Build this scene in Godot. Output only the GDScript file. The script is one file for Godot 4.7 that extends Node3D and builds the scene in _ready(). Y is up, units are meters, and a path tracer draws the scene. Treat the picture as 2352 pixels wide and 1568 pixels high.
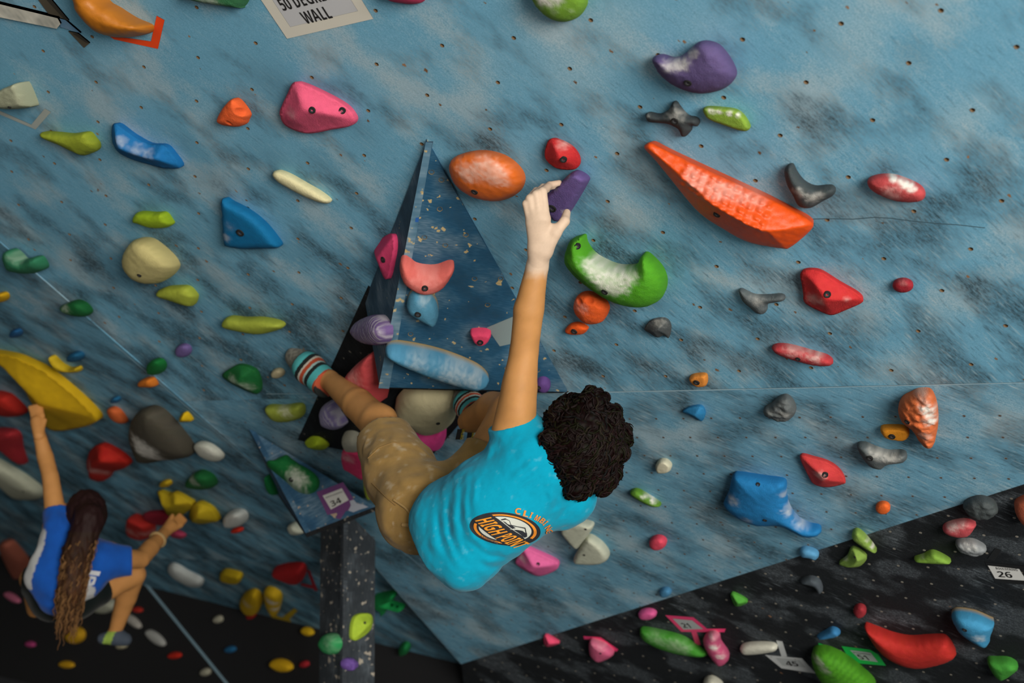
extends Node3D
# Bouldering gym: a 50 degree overhanging wall with holds, a man climbing near the camera and a woman climbing further along.

const FOCAL := 3267.0            # focal length in pixels of the 2352 x 1568 frame
const EYE := Vector3(0, 1.6, 0)
var view := Basis()
var rng := RandomNumberGenerator.new()
var speck := FastNoiseLite.new()
var cloud := FastNoiseLite.new()
var taken := {}
var mats := {}
var wall := {}                   # frames of the faces that things are fixed to


func _ready() -> void:
	rng.seed = 7
	speck.seed = 3
	speck.frequency = 1.0
	speck.fractal_octaves = 3
	cloud.seed = 11
	cloud.frequency = 1.0
	cloud.fractal_octaves = 2
	# camera
	var camera := Camera3D.new()
	camera.name = "camera"
	var lens := CameraAttributesPhysical.new()
	lens.frustum_focal_length = 50.0
	lens.exposure_aperture = 2.6
	lens.frustum_focus_distance = 3.75
	camera.attributes = lens
	camera.position = EYE
	view = Basis(Vector3.RIGHT, atan(221.0 / FOCAL))
	camera.basis = view
	add_child(camera)
	camera.projection = Camera3D.PROJECTION_FRUSTUM
	camera.near = 0.05
	camera.size = 2.0 * 0.05 * 784.0 / FOCAL
	camera.far = 100.0
	camera.current = true
	# air, sky and exposure
	var around := WorldEnvironment.new()
	around.name = "surroundings"
	var env := Environment.new()
	env.background_mode = Environment.BG_COLOR
	env.background_color = Color(0.02, 0.02, 0.025)
	env.tonemap_mode = Environment.TONE_MAPPER_LINEAR
	env.tonemap_exposure = 1.0
	env.sdfgi_enabled = true
	env.ssao_enabled = true
	env.ssil_enabled = true
	around.environment = env
	add_child(around)
	# large area lights: daylight of the frosted window behind the camera, and an added fill
	area_light("window_light", Vector3(3.1, 1.75, 4.0), Vector3(-0.1, 0, -1), Vector2(3.8, 2.7), 83.0, Color(1.0, 0.975, 0.93))
	area_light("added_fill_light", Vector3(-4.6, 1.75, 4.0), Vector3(0.3, 0, -1), Vector2(2.5, 2.7), 7.0, Color(1.0, 0.975, 0.93))
	make_materials()
	build_room()
	build_walls()
	build_volumes()
	build_holds()
	build_tags()
	build_man()
	build_woman()


func area_light(called: String, where: Vector3, towards: Vector3, extent: Vector2, power: float, tint: Color) -> void:
	var l := AreaLight3D.new()
	l.name = called
	l.area_size = extent
	l.light_energy = power
	l.light_color = tint
	l.shadow_enabled = true
	l.area_range = 30.0
	l.area_attenuation = 2.0
	add_child(l)
	l.look_at_from_position(where, where + towards, Vector3.UP)


# ---------------------------------------------------------------- helpers: names, nodes, materials

func numbered(called: String) -> String:
	var k: int = taken.get(called, 0)
	taken[called] = k + 1
	return called if k == 0 else "%s_%03d" % [called, k]


func tag(o: Node, label := "", category := "", group := "", kind := "") -> void:
	if label: o.set_meta("label", label)
	if category: o.set_meta("category", category)
	if group: o.set_meta("group", group)
	if kind: o.set_meta("kind", kind)


func thing(called: String, t: Transform3D, label: String, category: String, group := "") -> Node3D:
	var o := Node3D.new()
	o.name = numbered(called)
	o.transform = t
	tag(o, label, category, group)
	add_child(o)
	return o


func put(called: String, m: Mesh, mat: Material, parent: Node) -> MeshInstance3D:
	var o := MeshInstance3D.new()
	o.mesh = m
	o.name = numbered(called) if parent == self else called
	o.material_override = mat
	parent.add_child(o, true)
	return o


func flat(c: Color, rough := 0.8, metal := 0.0) -> StandardMaterial3D:
	var m := StandardMaterial3D.new()
	m.albedo_color = c
	m.roughness = rough
	m.metallic = metal
	return m


func tinted(rough := 0.8, grain := 0.0, scale := 20.0, spec := 0.5) -> StandardMaterial3D:
	var m := StandardMaterial3D.new()
	m.vertex_color_use_as_albedo = true
	m.roughness = rough
	m.metallic_specular = spec
	if grain > 0.0:
		m.normal_enabled = true
		m.normal_texture = mats.grain
		m.normal_scale = grain
		m.uv1_triplanar = true
		m.uv1_scale = Vector3.ONE * scale
	return m


func make_materials() -> void:
	var n := FastNoiseLite.new()
	n.seed = 5
	n.frequency = 0.09
	n.fractal_octaves = 3
	var t := NoiseTexture2D.new()
	t.noise = n
	t.width = 256
	t.height = 256
	t.seamless = true
	t.as_normal_map = true
	t.bump_strength = 6.0
	mats.grain = t
	mats.hold = tinted(0.82, 0.35, 9.0, 0.4)
	mats.gloss = tinted(0.5, 0.12, 9.0, 0.45)
	mats.bolt = flat(Color(0.035, 0.035, 0.04), 0.45, 0.6)
	mats.tinted = tinted(0.85)
	mats.skin = tinted(0.6, 0.08, 14.0, 0.4)
	mats.cloth = tinted(0.9, 0.3, 26.0, 0.25)
	mats.cloth.rim_enabled = true
	mats.cloth.rim = 0.2
	mats.hair = tinted(0.62, 0.0, 1.0, 0.25)
	mats.paper = flat(Color("cfcfcb"), 0.7)
	mats.ink = flat(Color("1b1a1b"), 0.7)


func lin(hex: String) -> Color:
	return Color(hex).srgb_to_linear()


# ---------------------------------------------------------------- helpers: places

func ray(x: float, y: float) -> Vector3:
	return view * Vector3((x - 1176.0) / FOCAL, -(y - 784.0) / FOCAL, -1.0)


func at(x: float, y: float, depth: float) -> Vector3:
	return EYE + ray(x, y) * depth


func frame(origin: Vector3, normal: Vector3, along: Vector3) -> Dictionary:
	var ex := (along - normal * along.dot(normal)).normalized()
	return {"o": origin, "n": normal, "ex": ex, "ey": normal.cross(ex)}


# the point of a face (raised by off) that lies at this place of the photograph, in the face's own two axes
func spot(f: Dictionary, x: float, y: float, off := 0.0) -> Vector2:
	var d := ray(x, y)
	var n: Vector3 = f.n
	var p := EYE + d * (n.dot(f.o + n * off - EYE) / n.dot(d))
	return Vector2((p - f.o).dot(f.ex), (p - f.o).dot(f.ey))


func on(f: Dictionary, p: Vector2, off := 0.0) -> Vector3:
	return f.o + f.ex * p.x + f.ey * p.y + f.n * off


func on_px(f: Dictionary, x: float, y: float, off := 0.0) -> Vector3:
	return on(f, spot(f, x, y, off), off)


# a face through three points, facing the camera
func face3(a: Vector3, b: Vector3, c: Vector3) -> Dictionary:
	var n := (b - a).cross(c - a).normalized()
	if n.dot(a - EYE) > 0.0:
		n = -n
	return frame(a, n, b - a)


# ---------------------------------------------------------------- helpers: meshes

func arrays_mesh(v: PackedVector3Array, nrm: PackedVector3Array, idx: PackedInt32Array, col := PackedColorArray(), uv := PackedVector2Array()) -> ArrayMesh:
	var a := []
	a.resize(Mesh.ARRAY_MAX)
	a[Mesh.ARRAY_VERTEX] = v
	a[Mesh.ARRAY_NORMAL] = nrm
	if not col.is_empty(): a[Mesh.ARRAY_COLOR] = col
	if not uv.is_empty(): a[Mesh.ARRAY_TEX_UV] = uv
	a[Mesh.ARRAY_INDEX] = idx
	var m := ArrayMesh.new()
	m.add_surface_from_arrays(Mesh.PRIMITIVE_TRIANGLES, a)
	return m


# normals of an indexed mesh whose triangles run clockwise seen from outside
func normals_of(v: PackedVector3Array, idx: PackedInt32Array) -> PackedVector3Array:
	var n := PackedVector3Array()
	n.resize(v.size())
	for k in range(0, idx.size(), 3):
		var a := idx[k]
		var b := idx[k + 1]
		var c := idx[k + 2]
		var g := (v[c] - v[a]).cross(v[b] - v[a])
		n[a] += g
		n[b] += g
		n[c] += g
	for k in n.size():
		n[k] = n[k].normalized() if n[k].length_squared() > 1e-24 else Vector3.UP
	return n


# a flat-shaded solid from faces given as rings of points, all turned away from the middle
func solid(rings: Array, colors := []) -> ArrayMesh:
	var mid := Vector3.ZERO
	var count := 0
	for r in rings:
		for p: Vector3 in r:
			mid += p
			count += 1
	mid /= count
	var st := SurfaceTool.new()
	st.begin(Mesh.PRIMITIVE_TRIANGLES)
	for i in rings.size():
		var r: Array = rings[i]
		var n: Vector3 = (r[1] - r[0]).cross(r[2] - r[0]).normalized()
		var c := Vector3.ZERO
		for p: Vector3 in r: c += p
		c /= r.size()
		if n.dot(c - mid) < 0.0: n = -n
		var e: Vector3 = (r[1] - r[0]).normalized()
		var e2 := n.cross(e)
		for k in range(1, r.size() - 1):
			var t := [r[0], r[k], r[k + 1]]
			if (t[1] - t[0]).cross(t[2] - t[0]).dot(n) > 0.0: t = [r[0], r[k + 1], r[k]]
			for p: Vector3 in t:
				st.set_normal(n)
				st.set_uv(Vector2((p - r[0]).dot(e), (p - r[0]).dot(e2)))
				if colors: st.set_color(colors[i])
				st.add_vertex(p)
	return st.commit()


func box(a: Vector3, b: Vector3) -> Array:
	var p := []
	for k in 8:
		p.append(Vector3(b.x if k & 1 else a.x, b.y if k & 2 else a.y, b.z if k & 4 else a.z))
	return [[p[0], p[1], p[3], p[2]], [p[4], p[5], p[7], p[6]], [p[0], p[1], p[5], p[4]], [p[2], p[3], p[7], p[6]], [p[0], p[2], p[6], p[4]], [p[1], p[3], p[7], p[5]]]


# a flat sheet with a little thickness, its outline given on a face
func sheet(f: Dictionary, ring: PackedVector2Array, thick: float, off := 0.0, origin := Vector3.ZERO) -> ArrayMesh:
	var st := SurfaceTool.new()
	st.begin(Mesh.PRIMITIVE_TRIANGLES)
	var r := ring
	if Geometry2D.is_polygon_clockwise(r):
		r = r.duplicate()
		r.reverse()
	var tris := Geometry2D.triangulate_polygon(r)
	for k in range(0, tris.size(), 3):
		var q := [r[tris[k]], r[tris[k + 1]], r[tris[k + 2]]]
		if (q[1] - q[0]).cross(q[2] - q[0]) > 0.0: q = [q[0], q[2], q[1]]
		for p: Vector2 in q:
			st.set_normal(f.n)
			st.set_uv(p)
			st.add_vertex(on(f, p, off + thick) - origin)
	for k in r.size():
		var a := r[k]
		var b := r[(k + 1) % r.size()]
		var d := (b - a).normalized()
		var n: Vector3 = f.ex * d.y - f.ey * d.x
		for p in [[a, thick], [b, 0.0], [b, thick], [a, thick], [a, 0.0], [b, 0.0]]:
			st.set_normal(n)
			st.set_uv(p[0])
			st.add_vertex(on(f, p[0], off + p[1]) - origin)
	return st.commit()


func px_ring(f: Dictionary, px: Array, off := 0.0) -> PackedVector2Array:
	var r := PackedVector2Array()
	for k in range(0, px.size(), 2):
		r.append(spot(f, px[k], px[k + 1], off))
	return r


# flat lettering that fills the parallelogram origin, across, up
func letters(words: String, origin: Vector3, across: Vector3, up: Vector3, lift: Vector3, bold := true) -> ArrayMesh:
	var font := SystemFont.new()
	font.font_names = PackedStringArray(["Droid Sans"])
	font.font_weight = 700 if bold else 400
	var tm := TextMesh.new()
	tm.text = words
	tm.font = font
	tm.font_size = 48
	tm.pixel_size = 0.01
	tm.depth = 0.0
	tm.curve_step = 1.0
	var a := tm.get_mesh_arrays()
	var v: PackedVector3Array = a[Mesh.ARRAY_VERTEX]
	var lo := Vector2(1e9, 1e9)
	var hi := Vector2(-1e9, -1e9)
	for p in v:
		lo = lo.min(Vector2(p.x, p.y))
		hi = hi.max(Vector2(p.x, p.y))
	var idx: PackedInt32Array = a[Mesh.ARRAY_INDEX]
	if idx.is_empty():
		for k in v.size(): idx.append(k)
	var out := PackedVector3Array()
	var nrm := PackedVector3Array()
	for p in v:
		out.append(origin + across * ((p.x - lo.x) / (hi.x - lo.x)) + up * ((p.y - lo.y) / (hi.y - lo.y)) + lift)
		nrm.append(lift.normalized())
	return arrays_mesh(out, nrm, idx)


func tube(points: Array, radii: Array, sides := 6) -> ArrayMesh:
	var v := PackedVector3Array()
	var nrm := PackedVector3Array()
	var idx := PackedInt32Array()
	add_tube(v, nrm, idx, points, radii, sides)
	return arrays_mesh(v, nrm, idx)


func add_tube(v: PackedVector3Array, nrm: PackedVector3Array, idx: PackedInt32Array, points: Array, radii: Array, sides := 6) -> void:
	var base := v.size()
	var side := Vector3.ZERO
	for k in points.size():
		var d: Vector3 = (points[mini(k + 1, points.size() - 1)] - points[maxi(k - 1, 0)]).normalized()
		if k == 0:
			side = d.cross(Vector3.UP if absf(d.y) < 0.9 else Vector3.RIGHT).normalized()
		else:
			side = (side - d * side.dot(d)).normalized()
		var up := d.cross(side)
		for s in sides:
			var w := TAU * s / sides
			var q := side * cos(w) + up * sin(w)
			v.append(points[k] + q * radii[k])
			nrm.append(q)
	for k in points.size() - 1:
		for s in sides:
			var a := base + k * sides + s
			var b := base + k * sides + (s + 1) % sides
			idx.append_array([a, a + sides, b, b, a + sides, b + sides])


func catmull(r: PackedVector2Array, per: int) -> PackedVector2Array:
	var out := PackedVector2Array()
	var n := r.size()
	for k in n:
		for j in per:
			out.append(r[k].cubic_interpolate(r[(k + 1) % n], r[(k + n - 1) % n], r[(k + 2) % n], float(j) / per))
	return out


# ---------------------------------------------------------------- the room

func build_room() -> void:
	var mat_floor := flat(Color("575a60"), 0.9)
	var mat_wall := flat(Color("b9b7b0"), 0.9)
	var mat_ceiling := flat(Color("8d8c88"), 0.9)
	var parts := [
		["floor", Vector3(-9, -0.2, -14), Vector3(7, 0, 4.4), mat_floor],
		["ceiling", Vector3(-9, 5.2, -14), Vector3(7, 5.4, 4.4), mat_ceiling],
		["wall_side", Vector3(6.8, 0, -14), Vector3(7, 5.2, 4.4), mat_wall],
		["wall_far", Vector3(-9, 0, -14), Vector3(6.8, 5.2, -13.8), mat_ceiling],
	]
	for p in parts:
		var o := put(p[0], solid(box(p[1], p[2])), p[3], self)
		tag(o, "", "", "", "structure")
	var o := put("wall_left_side", solid(box(Vector3(-9, 0, -13.8), Vector3(-8.8, 5.2, 4.4))), flat(Color("66655f"), 0.9), self)
	tag(o, "", "", "", "structure")
	# the wall behind the camera, with the window opening
	var back := Node3D.new()
	back.name = "wall_behind"
	tag(back, "", "", "", "structure")
	add_child(back)
	for b in [[-8.8, 0, -5.95, 5.2], [-5.95, 0, -3.25, 0.35], [-5.95, 3.15, -3.25, 5.2], [-3.25, 0, 1.1, 5.2], [5.1, 0, 6.8, 5.2], [1.1, 0, 5.1, 0.35], [1.1, 3.15, 5.1, 5.2]]:
		put("wall_section", solid(box(Vector3(b[0], b[1], 4.1), Vector3(b[2], b[3], 4.4))), mat_wall, back)
	var glow := flat(Color("e8e8e4"), 0.6)
	glow.emission_enabled = true
	glow.emission = Color(1.0, 0.98, 0.94)
	glow.emission_energy_multiplier = 1.5
	for q in [["window_1", 1.1, 3], ["added_window_2", -5.95, 2]]:  # the second window is added as fill for the left-facing boards
		var w := Node3D.new()
		w.name = q[0]
		tag(w, "", "", "", "structure")
		add_child(w)
		for k: int in q[2]:
			var x: float = q[1] + 0.05 + k * 1.31
			put("frosted_pane", solid(box(Vector3(x, 0.4, 4.2), Vector3(x + 1.25, 3.1, 4.22))), glow, w)
		for k: int in q[2] + 1:
			var x: float = q[1] + k * 1.31
			put("window_frame", solid(box(Vector3(x, 0.35, 4.12), Vector3(x + 0.06, 3.15, 4.26))), flat(Color("50504e"), 0.5), w)


# ---------------------------------------------------------------- the climbing walls

func bytes_of(n: FastNoiseLite, w: int, h: int, tw: int, th: int) -> PackedByteArray:
	var im := n.get_image(w, h, false, false, true)
	if im.get_format() != Image.FORMAT_L8: im.convert(Image.FORMAT_L8)
	if w != tw or h != th: im.resize(tw, th, Image.INTERPOLATE_CUBIC)
	return im.get_data()


func noise_of(sd: int, freq: float, oct: int) -> FastNoiseLite:
	var n := FastNoiseLite.new()
	n.seed = sd
	n.frequency = freq
	n.fractal_octaves = oct
	return n


# painted plywood: blue paint with chalk, shoe rubber and chipped spots, black paint below the line given in the wall's axes
# the picture lies on the wall turned by some angle, so that the rubbed streaks run with the picture's columns
func paint(size: int, turn: float, lo: Vector2, span: float, blue: Color, base_dirt: float, low_dirt: float, line_a: Vector2, line_b: Vector2, stains: Array, chips: int) -> ImageTexture:
	var n := size * size
	var px := size / span                     # picture points to a metre
	var n_cloud := bytes_of(noise_of(1, 3.4 / px, 6), size, size * 3 / 4, size, size)
	var n_dirt := bytes_of(noise_of(2, 5.2 / px, 6), size, size * 5 / 8, size, size)
	var n_streak := bytes_of(noise_of(4, 0.3, 3), size, size * 2 / 5, size, size)
	var n_white := bytes_of(noise_of(9, 0.22, 2), size, size / 7, size, size)
	var n_fine := bytes_of(noise_of(6, 0.42, 2), size, size, size, size)
	var out := PackedByteArray()
	out.resize(n * 3)
	var extra := PackedFloat32Array()
	extra.resize(n)
	var co := cos(turn)
	var si := sin(turn)
	for s in stains:          # where, radius across and along, strength
		var c := Vector2((s[0] - lo.x) / span, (s[1] - lo.y) / span) * size
		var rx: float = s[2] / span * size
		var ry: float = s[3] / span * size
		for y in range(maxi(0, int(c.y - ry * 1.6)), mini(size, int(c.y + ry * 1.6))):
			for x in range(maxi(0, int(c.x - rx * 1.6)), mini(size, int(c.x + rx * 1.6))):
				var q := Vector2((x - c.x) / rx, (y - c.y) / ry).length_squared()
				if q < 2.5:
					extra[y * size + x] += s[4] * exp(-q * 1.6)
	var nl := Vector2(-(line_b - line_a).y, (line_b - line_a).x).normalized()
	var br := blue.r * 255.0
	var bg := blue.g * 255.0
	var bb := blue.b * 255.0
	for y in size:
		var ty := lo.y + span * y / size
		for x in size:
			var i := y * size + x
			var tx := lo.x + span * x / size
			var hh := co * tx - si * ty
			var uu := si * tx + co * ty
			var st := n_streak[i] / 255.0
			var wh := n_white[i] / 255.0
			var fi := n_fine[i] / 255.0
			var ex := extra[i]
			var side := (hh - line_a.x) * nl.x + (uu - line_a.y) * nl.y
			var r: float
			var g: float
			var b: float
			if side > 0.0:
				var c := clampf((n_cloud[i] / 255.0 - 0.47 + (st - 0.5) * 0.22 + (fi - 0.5) * 0.22) * 3.0, 0.0, 1.0)
				r = br + (166.0 - br) * c * 0.72
				g = bg + (186.0 - bg) * c * 0.72
				b = bb + (196.0 - bb) * c * 0.72
				var low := clampf(0.45 - uu * 0.85, 0.0, 1.0)
				var dn := n_dirt[i] / 255.0 + (st - 0.5) * 0.16 + (fi - 0.5) * 0.20
				var d := clampf((dn - 0.50 + base_dirt + low_dirt * low) * 1.7, 0.0, 1.0) + clampf(ex, 0.0, 1.0) * 0.50 * (0.35 + dn)
				d = minf(d * clampf(0.62 + (st - 0.5) * 0.75 + (fi - 0.5) * 0.5, 0.0, 1.0), 0.82)
				d = minf(d + clampf((0.33 - wh) * 3.0, 0.0, 1.0) * (0.25 + 0.75 * low) * 0.45, 0.85)
				r += (36.0 - r) * d
				g += (52.0 - g) * d
				b += (61.0 - b) * d
				var k := clampf((wh - 0.64) * 3.4, 0.0, 1.0) * (0.3 + 0.7 * low) * 0.6 + (clampf(-ex, 0.0, 1.0) * (0.4 + fi * 0.6) if ex < 0.0 else 0.0)
				k = minf(k, 0.9)
				r += (186.0 - r) * k
				g += (198.0 - g) * k
				b += (203.0 - b) * k
			else:
				var k := clampf((wh - 0.60) * 2.0, 0.0, 0.6) * clampf((n_cloud[i] / 255.0 - 0.40) * 2.4, 0.1, 1.0) + clampf((n_dirt[i] / 255.0 - 0.46) * 2.6, 0.0, 0.5) * (0.25 + 0.75 * st) * (0.4 + fi)
				k = minf(k, 0.75)
				r = 25.0 + 125.0 * k
				g = 29.0 + 133.0 * k
				b = 33.0 + 138.0 * k
			var gr := (fi - 0.5) * 26.0 + (st - 0.5) * 12.0
			out[i * 3] = clampi(int(r + gr), 0, 255)
			out[i * 3 + 1] = clampi(int(g + gr), 0, 255)
			out[i * 3 + 2] = clampi(int(b + gr), 0, 255)
	for k in chips:
		var x := rng.randi_range(4, size - 5)
		var y := rng.randi_range(4, size - 5)
		var rr := rng.randf_range(0.7, 2.2)
		var ch := rng.randf()
		for dy in range(-4, 5):
			for dx in range(-4, 5):
				if Vector2(dx, dy * 0.7).length() < rr * rng.randf_range(0.6, 1.2):
					var i := ((y + dy) * size + x + dx) * 3
					out[i] = int(95 + 60 * ch)
					out[i + 1] = int(68 + 48 * ch)
					out[i + 2] = int(48 + 40 * ch)
	return ImageTexture.create_from_image(Image.create_from_data(size, size, false, Image.FORMAT_RGB8, out))


func painted(t: Texture2D, rough := 0.75) -> StandardMaterial3D:
	var m := StandardMaterial3D.new()
	m.albedo_texture = t
	m.roughness = rough
	m.metallic_specular = 0.35
	return m


# where a wall point falls in its turned picture
func turned(p: Vector2, lo: Vector3, span: float) -> Vector2:
	return (p.rotated(-lo.z) - Vector2(lo.x, lo.y)) / span


# a panel on a face; rows of cells, each with a round bolt hole, cut to the outline. Returns the places of the holes.
func panel(f: Dictionary, ring: PackedVector2Array, cell: Vector2, stagger: float, drift: float, hole: float, lo: Vector3, span: float, mat: Material, parent: Node, thick := 0.02, jitter := 0.0) -> PackedVector2Array:
	var holes := PackedVector2Array()
	var v := PackedVector3Array()
	var uv := PackedVector2Array()
	var nrm := PackedVector3Array()
	var idx := PackedInt32Array()
	var a := ring[0]
	var b := ring[0]
	for p in ring:
		a = a.min(p)
		b = b.max(p)
	var add := func(poly: PackedVector2Array) -> void:
		if Geometry2D.is_polygon_clockwise(poly): poly.reverse()
		var base := v.size()
		for p in poly:
			v.append(on(f, p))
			uv.append(turned(p, lo, span))
			nrm.append(f.n)
		if poly.size() == 4 or poly.size() == 3:
			for k in range(1, poly.size() - 1): idx.append_array([base, base + k + 1, base + k])
		else:
			var t := Geometry2D.triangulate_polygon(poly)
			for k in range(0, t.size(), 3):
				var q := [t[k], t[k + 1], t[k + 2]]
				if (poly[q[1]] - poly[q[0]]).cross(poly[q[2]] - poly[q[0]]) > 0.0: q = [q[0], q[2], q[1]]
				for j in q: idx.append(base + j)
	if cell.x <= 0.0:
		add.call(ring.duplicate())
	else:
		var rows := int(ceil((b.y - a.y) / cell.y))
		for j in rows:
			var y := a.y + j * cell.y
			var x0 := a.x - cell.x + fposmod(stagger * (j % 2) + drift * j, cell.x)
			for i in int(ceil((b.x - x0) / cell.x)):
				var x := x0 + i * cell.x
				var sq := PackedVector2Array([Vector2(x, y), Vector2(x + cell.x, y), Vector2(x + cell.x, y + cell.y), Vector2(x, y + cell.y)])
				var whole := true
				for p in sq: whole = whole and Geometry2D.is_point_in_polygon(p, ring)
				if not whole:
					for piece in Geometry2D.intersect_polygons(sq, ring):
						if piece.size() > 2: add.call(piece)
					continue
				var c := Vector2(x + cell.x / 2 + rng.randf_range(-jitter, jitter), y + cell.y / 2 + rng.randf_range(-jitter, jitter))
				holes.append(c)
				if hole <= 0.0:
					add.call(sq)
					continue
				var inner := PackedVector2Array()
				for k in 12: inner.append(c + Vector2.from_angle(TAU * k / 12.0 + PI / 12 - 3 * PI / 4) * hole)
				for k in 4:
					add.call(PackedVector2Array([sq[k], sq[(k + 1) % 4], inner[(k * 3 + 3) % 12], inner[(k * 3 + 2) % 12], inner[(k * 3 + 1) % 12], inner[k * 3]]))
	# the edges and the back of the board
	var rr := ring.duplicate()
	if Geometry2D.is_polygon_clockwise(rr): rr.reverse()
	for k in rr.size():
		var p := rr[k]
		var q := rr[(k + 1) % rr.size()]
		var d := (q - p).normalized()
		var base := v.size()
		for w in [[p, 0.0], [q, 0.0], [q, -thick], [p, -thick]]:
			v.append(on(f, w[0], w[1]))
			uv.append(turned(w[0], lo, span))
			nrm.append(f.ex * d.y - f.ey * d.x)
		idx.append_array([base, base + 1, base + 2, base, base + 2, base + 3])
	put("plywood_panel", arrays_mesh(v, nrm, idx, PackedColorArray(), uv), mat, parent)
	if hole <= 0.0 or cell.x <= 0.0:
		pass
	return holes


# the nut in a bolt hole: chipped rim, wooden sleeve and dark bottom, in the hole's own axes
func nut_mesh(r: float, rim: Color, wood: Color) -> ArrayMesh:
	var st := SurfaceTool.new()
	st.begin(Mesh.PRIMITIVE_TRIANGLES)
	var prof := [[r * 1.28, 0.0007, rim], [r * 1.0, 0.0002, wood], [r * 0.92, -0.007, wood], [0.0, -0.008, Color(0.02, 0.018, 0.016)]]
	for k in 12:
		var wa := TAU * k / 12.0 + PI / 12
		var wb := TAU * (k + 1) / 12.0 + PI / 12
		for j in 3:
			var p := []
			for e in [[j, wa], [j, wb], [j + 1, wb], [j + 1, wa]]:
				var q: Array = prof[e[0]]
				p.append([Vector3(cos(e[1]) * q[0] * (1.0 if e[0] else 0.9 + 0.2 * absf(sin(e[1] * 2.5 + 1.0))), sin(e[1]) * q[0], q[1]), q[2]])
			for t in ([0, 3, 2, 0, 2, 1] if j < 2 else [0, 2, 1]):
				st.set_color(p[t][1])
				st.add_vertex(p[t][0])
	st.generate_normals()
	return st.commit()



func build_walls() -> void:
	# the big overhanging wall: turned 36 degrees to the left, leaning 50 degrees out
	var a := deg_to_rad(36.0)
	var o := deg_to_rad(50.0)
	var out := Vector3(-sin(a), 0, cos(a))
	var n := out * cos(o) - Vector3.UP * sin(o)
	var w := frame(at(1300, 440, 3.7), n, Vector3(cos(a), 0, sin(a)))
	wall.main = w
	# the wall beyond the arete, turned further away
	var ha := on_px(w, 245, 775)
	var hb := on_px(w, 865, 1305)
	var a3 := deg_to_rad(47.0)
	var h3 := Vector3(cos(a3), 0, sin(a3))
	var n3 := (hb - ha).cross(h3).normalized()
	if n3.dot(ha - EYE) > 0.0: n3 = -n3
	wall.far = frame(ha, n3, h3)
	wall.recess = frame(ha - n3 * 0.045, n3, h3)
	# the black kicker under it
	var k1 := on_px(wall.recess, 588, 1408)
	var k2 := on_px(wall.recess, 1060, 1525)
	var n5 := (k2 - k1).cross(Vector3(0, 1, 0.28)).normalized()
	if n5.dot(k1 - EYE) > 0.0: n5 = -n5
	wall.kick = frame(k1, n5, k2 - k1)

	var line_a := spot(w, 1060, 1525)
	var line_b := spot(w, 2352, 1113)
	var seam_y := spot(w, 1700, 893).y
	var up_lo := Vector3(-2.6, -1.7, 0.42)       # corner of the upper board's picture and its turn
	var low_lo := Vector3(-3.4, -2.6, 0.92)
	var stains := [[], []]
	for s in STAINS:
		var p := spot(w, s[0], s[1])
		var k := 0 if p.y > seam_y else 1
		var t := p.rotated(-0.42 if k == 0 else -0.92)
		stains[k].append([t.x, t.y, s[2], s[3], s[4]])
	var mat := painted(paint(2048, 0.42, Vector2(-2.6, -1.7), 4.5, Color("6da6c3"), -0.075, 0.235, line_a, line_b, stains[0], 420))
	var mat_low := painted(paint(2048, 0.92, Vector2(-3.4, -2.6), 4.6, Color("6a9eb9"), -0.06, 0.14, line_a, line_b, stains[1], 160))
	var root := Node3D.new()
	root.name = "wall_right"
	tag(root, "", "", "", "structure")
	add_child(root)
	var right := 1.75
	var top := 1.35
	var c1 := spot(w, -300, 310)
	var c2 := spot(w, 245, 775)
	var c3 := spot(w, 600, 1080)
	var on_seam := c2.lerp(c3, (seam_y - c2.y) / (c3.y - c2.y))
	var gap := Vector2(0, 0.0015)
	var upper := PackedVector2Array([on_seam + gap, Vector2(right, seam_y) + gap, Vector2(right, top), Vector2(c1.x, top), c1, c2])
	var lower := PackedVector2Array([on_seam - gap, c3, spot(w, 865, 1305), spot(w, 1060, 1525), spot(w, 1075, 1650), Vector2(-1.2, -3.4), Vector2(right, -3.4), Vector2(right, seam_y) - gap])
	var holes := panel(w, upper, Vector2(0.22, 0.133), 0.11, 0.0, 0.0046, up_lo, 4.5, mat, root, 0.02, 0.012)
	var nut := nut_mesh(0.0046, lin("7d7468"), lin("6a5236"))
	var nuts := 0
	for h in holes:
		var p := on(w, h)
		var q := view.inverse() * (p - EYE)
		var px := Vector2(1176.0 + q.x / -q.z * FOCAL, 784.0 - q.y / -q.z * FOCAL)
		if px.x < -30 or px.x > 2380 or px.y < -30: continue
		var t := put("bolt_hole", nut, mats.tinted, root)
		t.transform = Transform3D(Basis(w.ex, w.ey, w.n), p)
		nuts += 1
	var low_holes := panel(w, lower, Vector2(0.0935, 0.0876), 0.0, 0.014, 0.0, low_lo, 4.6, mat_low, root)
	# small bolt holes of the lower board, about seven pixels each
	var v := PackedVector3Array()
	var nr := PackedVector3Array()
	var idx := PackedInt32Array()
	var col := PackedColorArray()
	for h in low_holes:
		var dark := (h.x - line_a.x) * -(line_b - line_a).y + (h.y - line_a.y) * (line_b - line_a).x < 0.0
		var r := 0.0034 if not dark else 0.0034
		var base := v.size()
		var rim := lin("9a9a92") if dark else lin("8d949a")
		for k in 8:
			var e := Vector2.from_angle(TAU * k / 8.0)
			v.append(on(w, h + e * r * 1.35, 0.0006))
			col.append(rim * rng.randf_range(0.5, 1.1))
			v.append(on(w, h + e * r * (0.55 if dark else 0.85), 0.0014))
			col.append(lin("7c7468") if dark else lin("5a5048"))
			nr.append_array([w.n, w.n])
		v.append(on(w, h, 0.0004))
		col.append(lin("a09a90") if dark else lin("2e2a26"))
		nr.append(w.n)
		for k in 8:
			var k0 := base + k * 2
			var k1b := base + (k + 1) % 8 * 2
			idx.append_array([k0, k0 + 1, k1b, k1b, k0 + 1, k1b + 1, k0 + 1, base + 16, k1b + 1])
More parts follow.
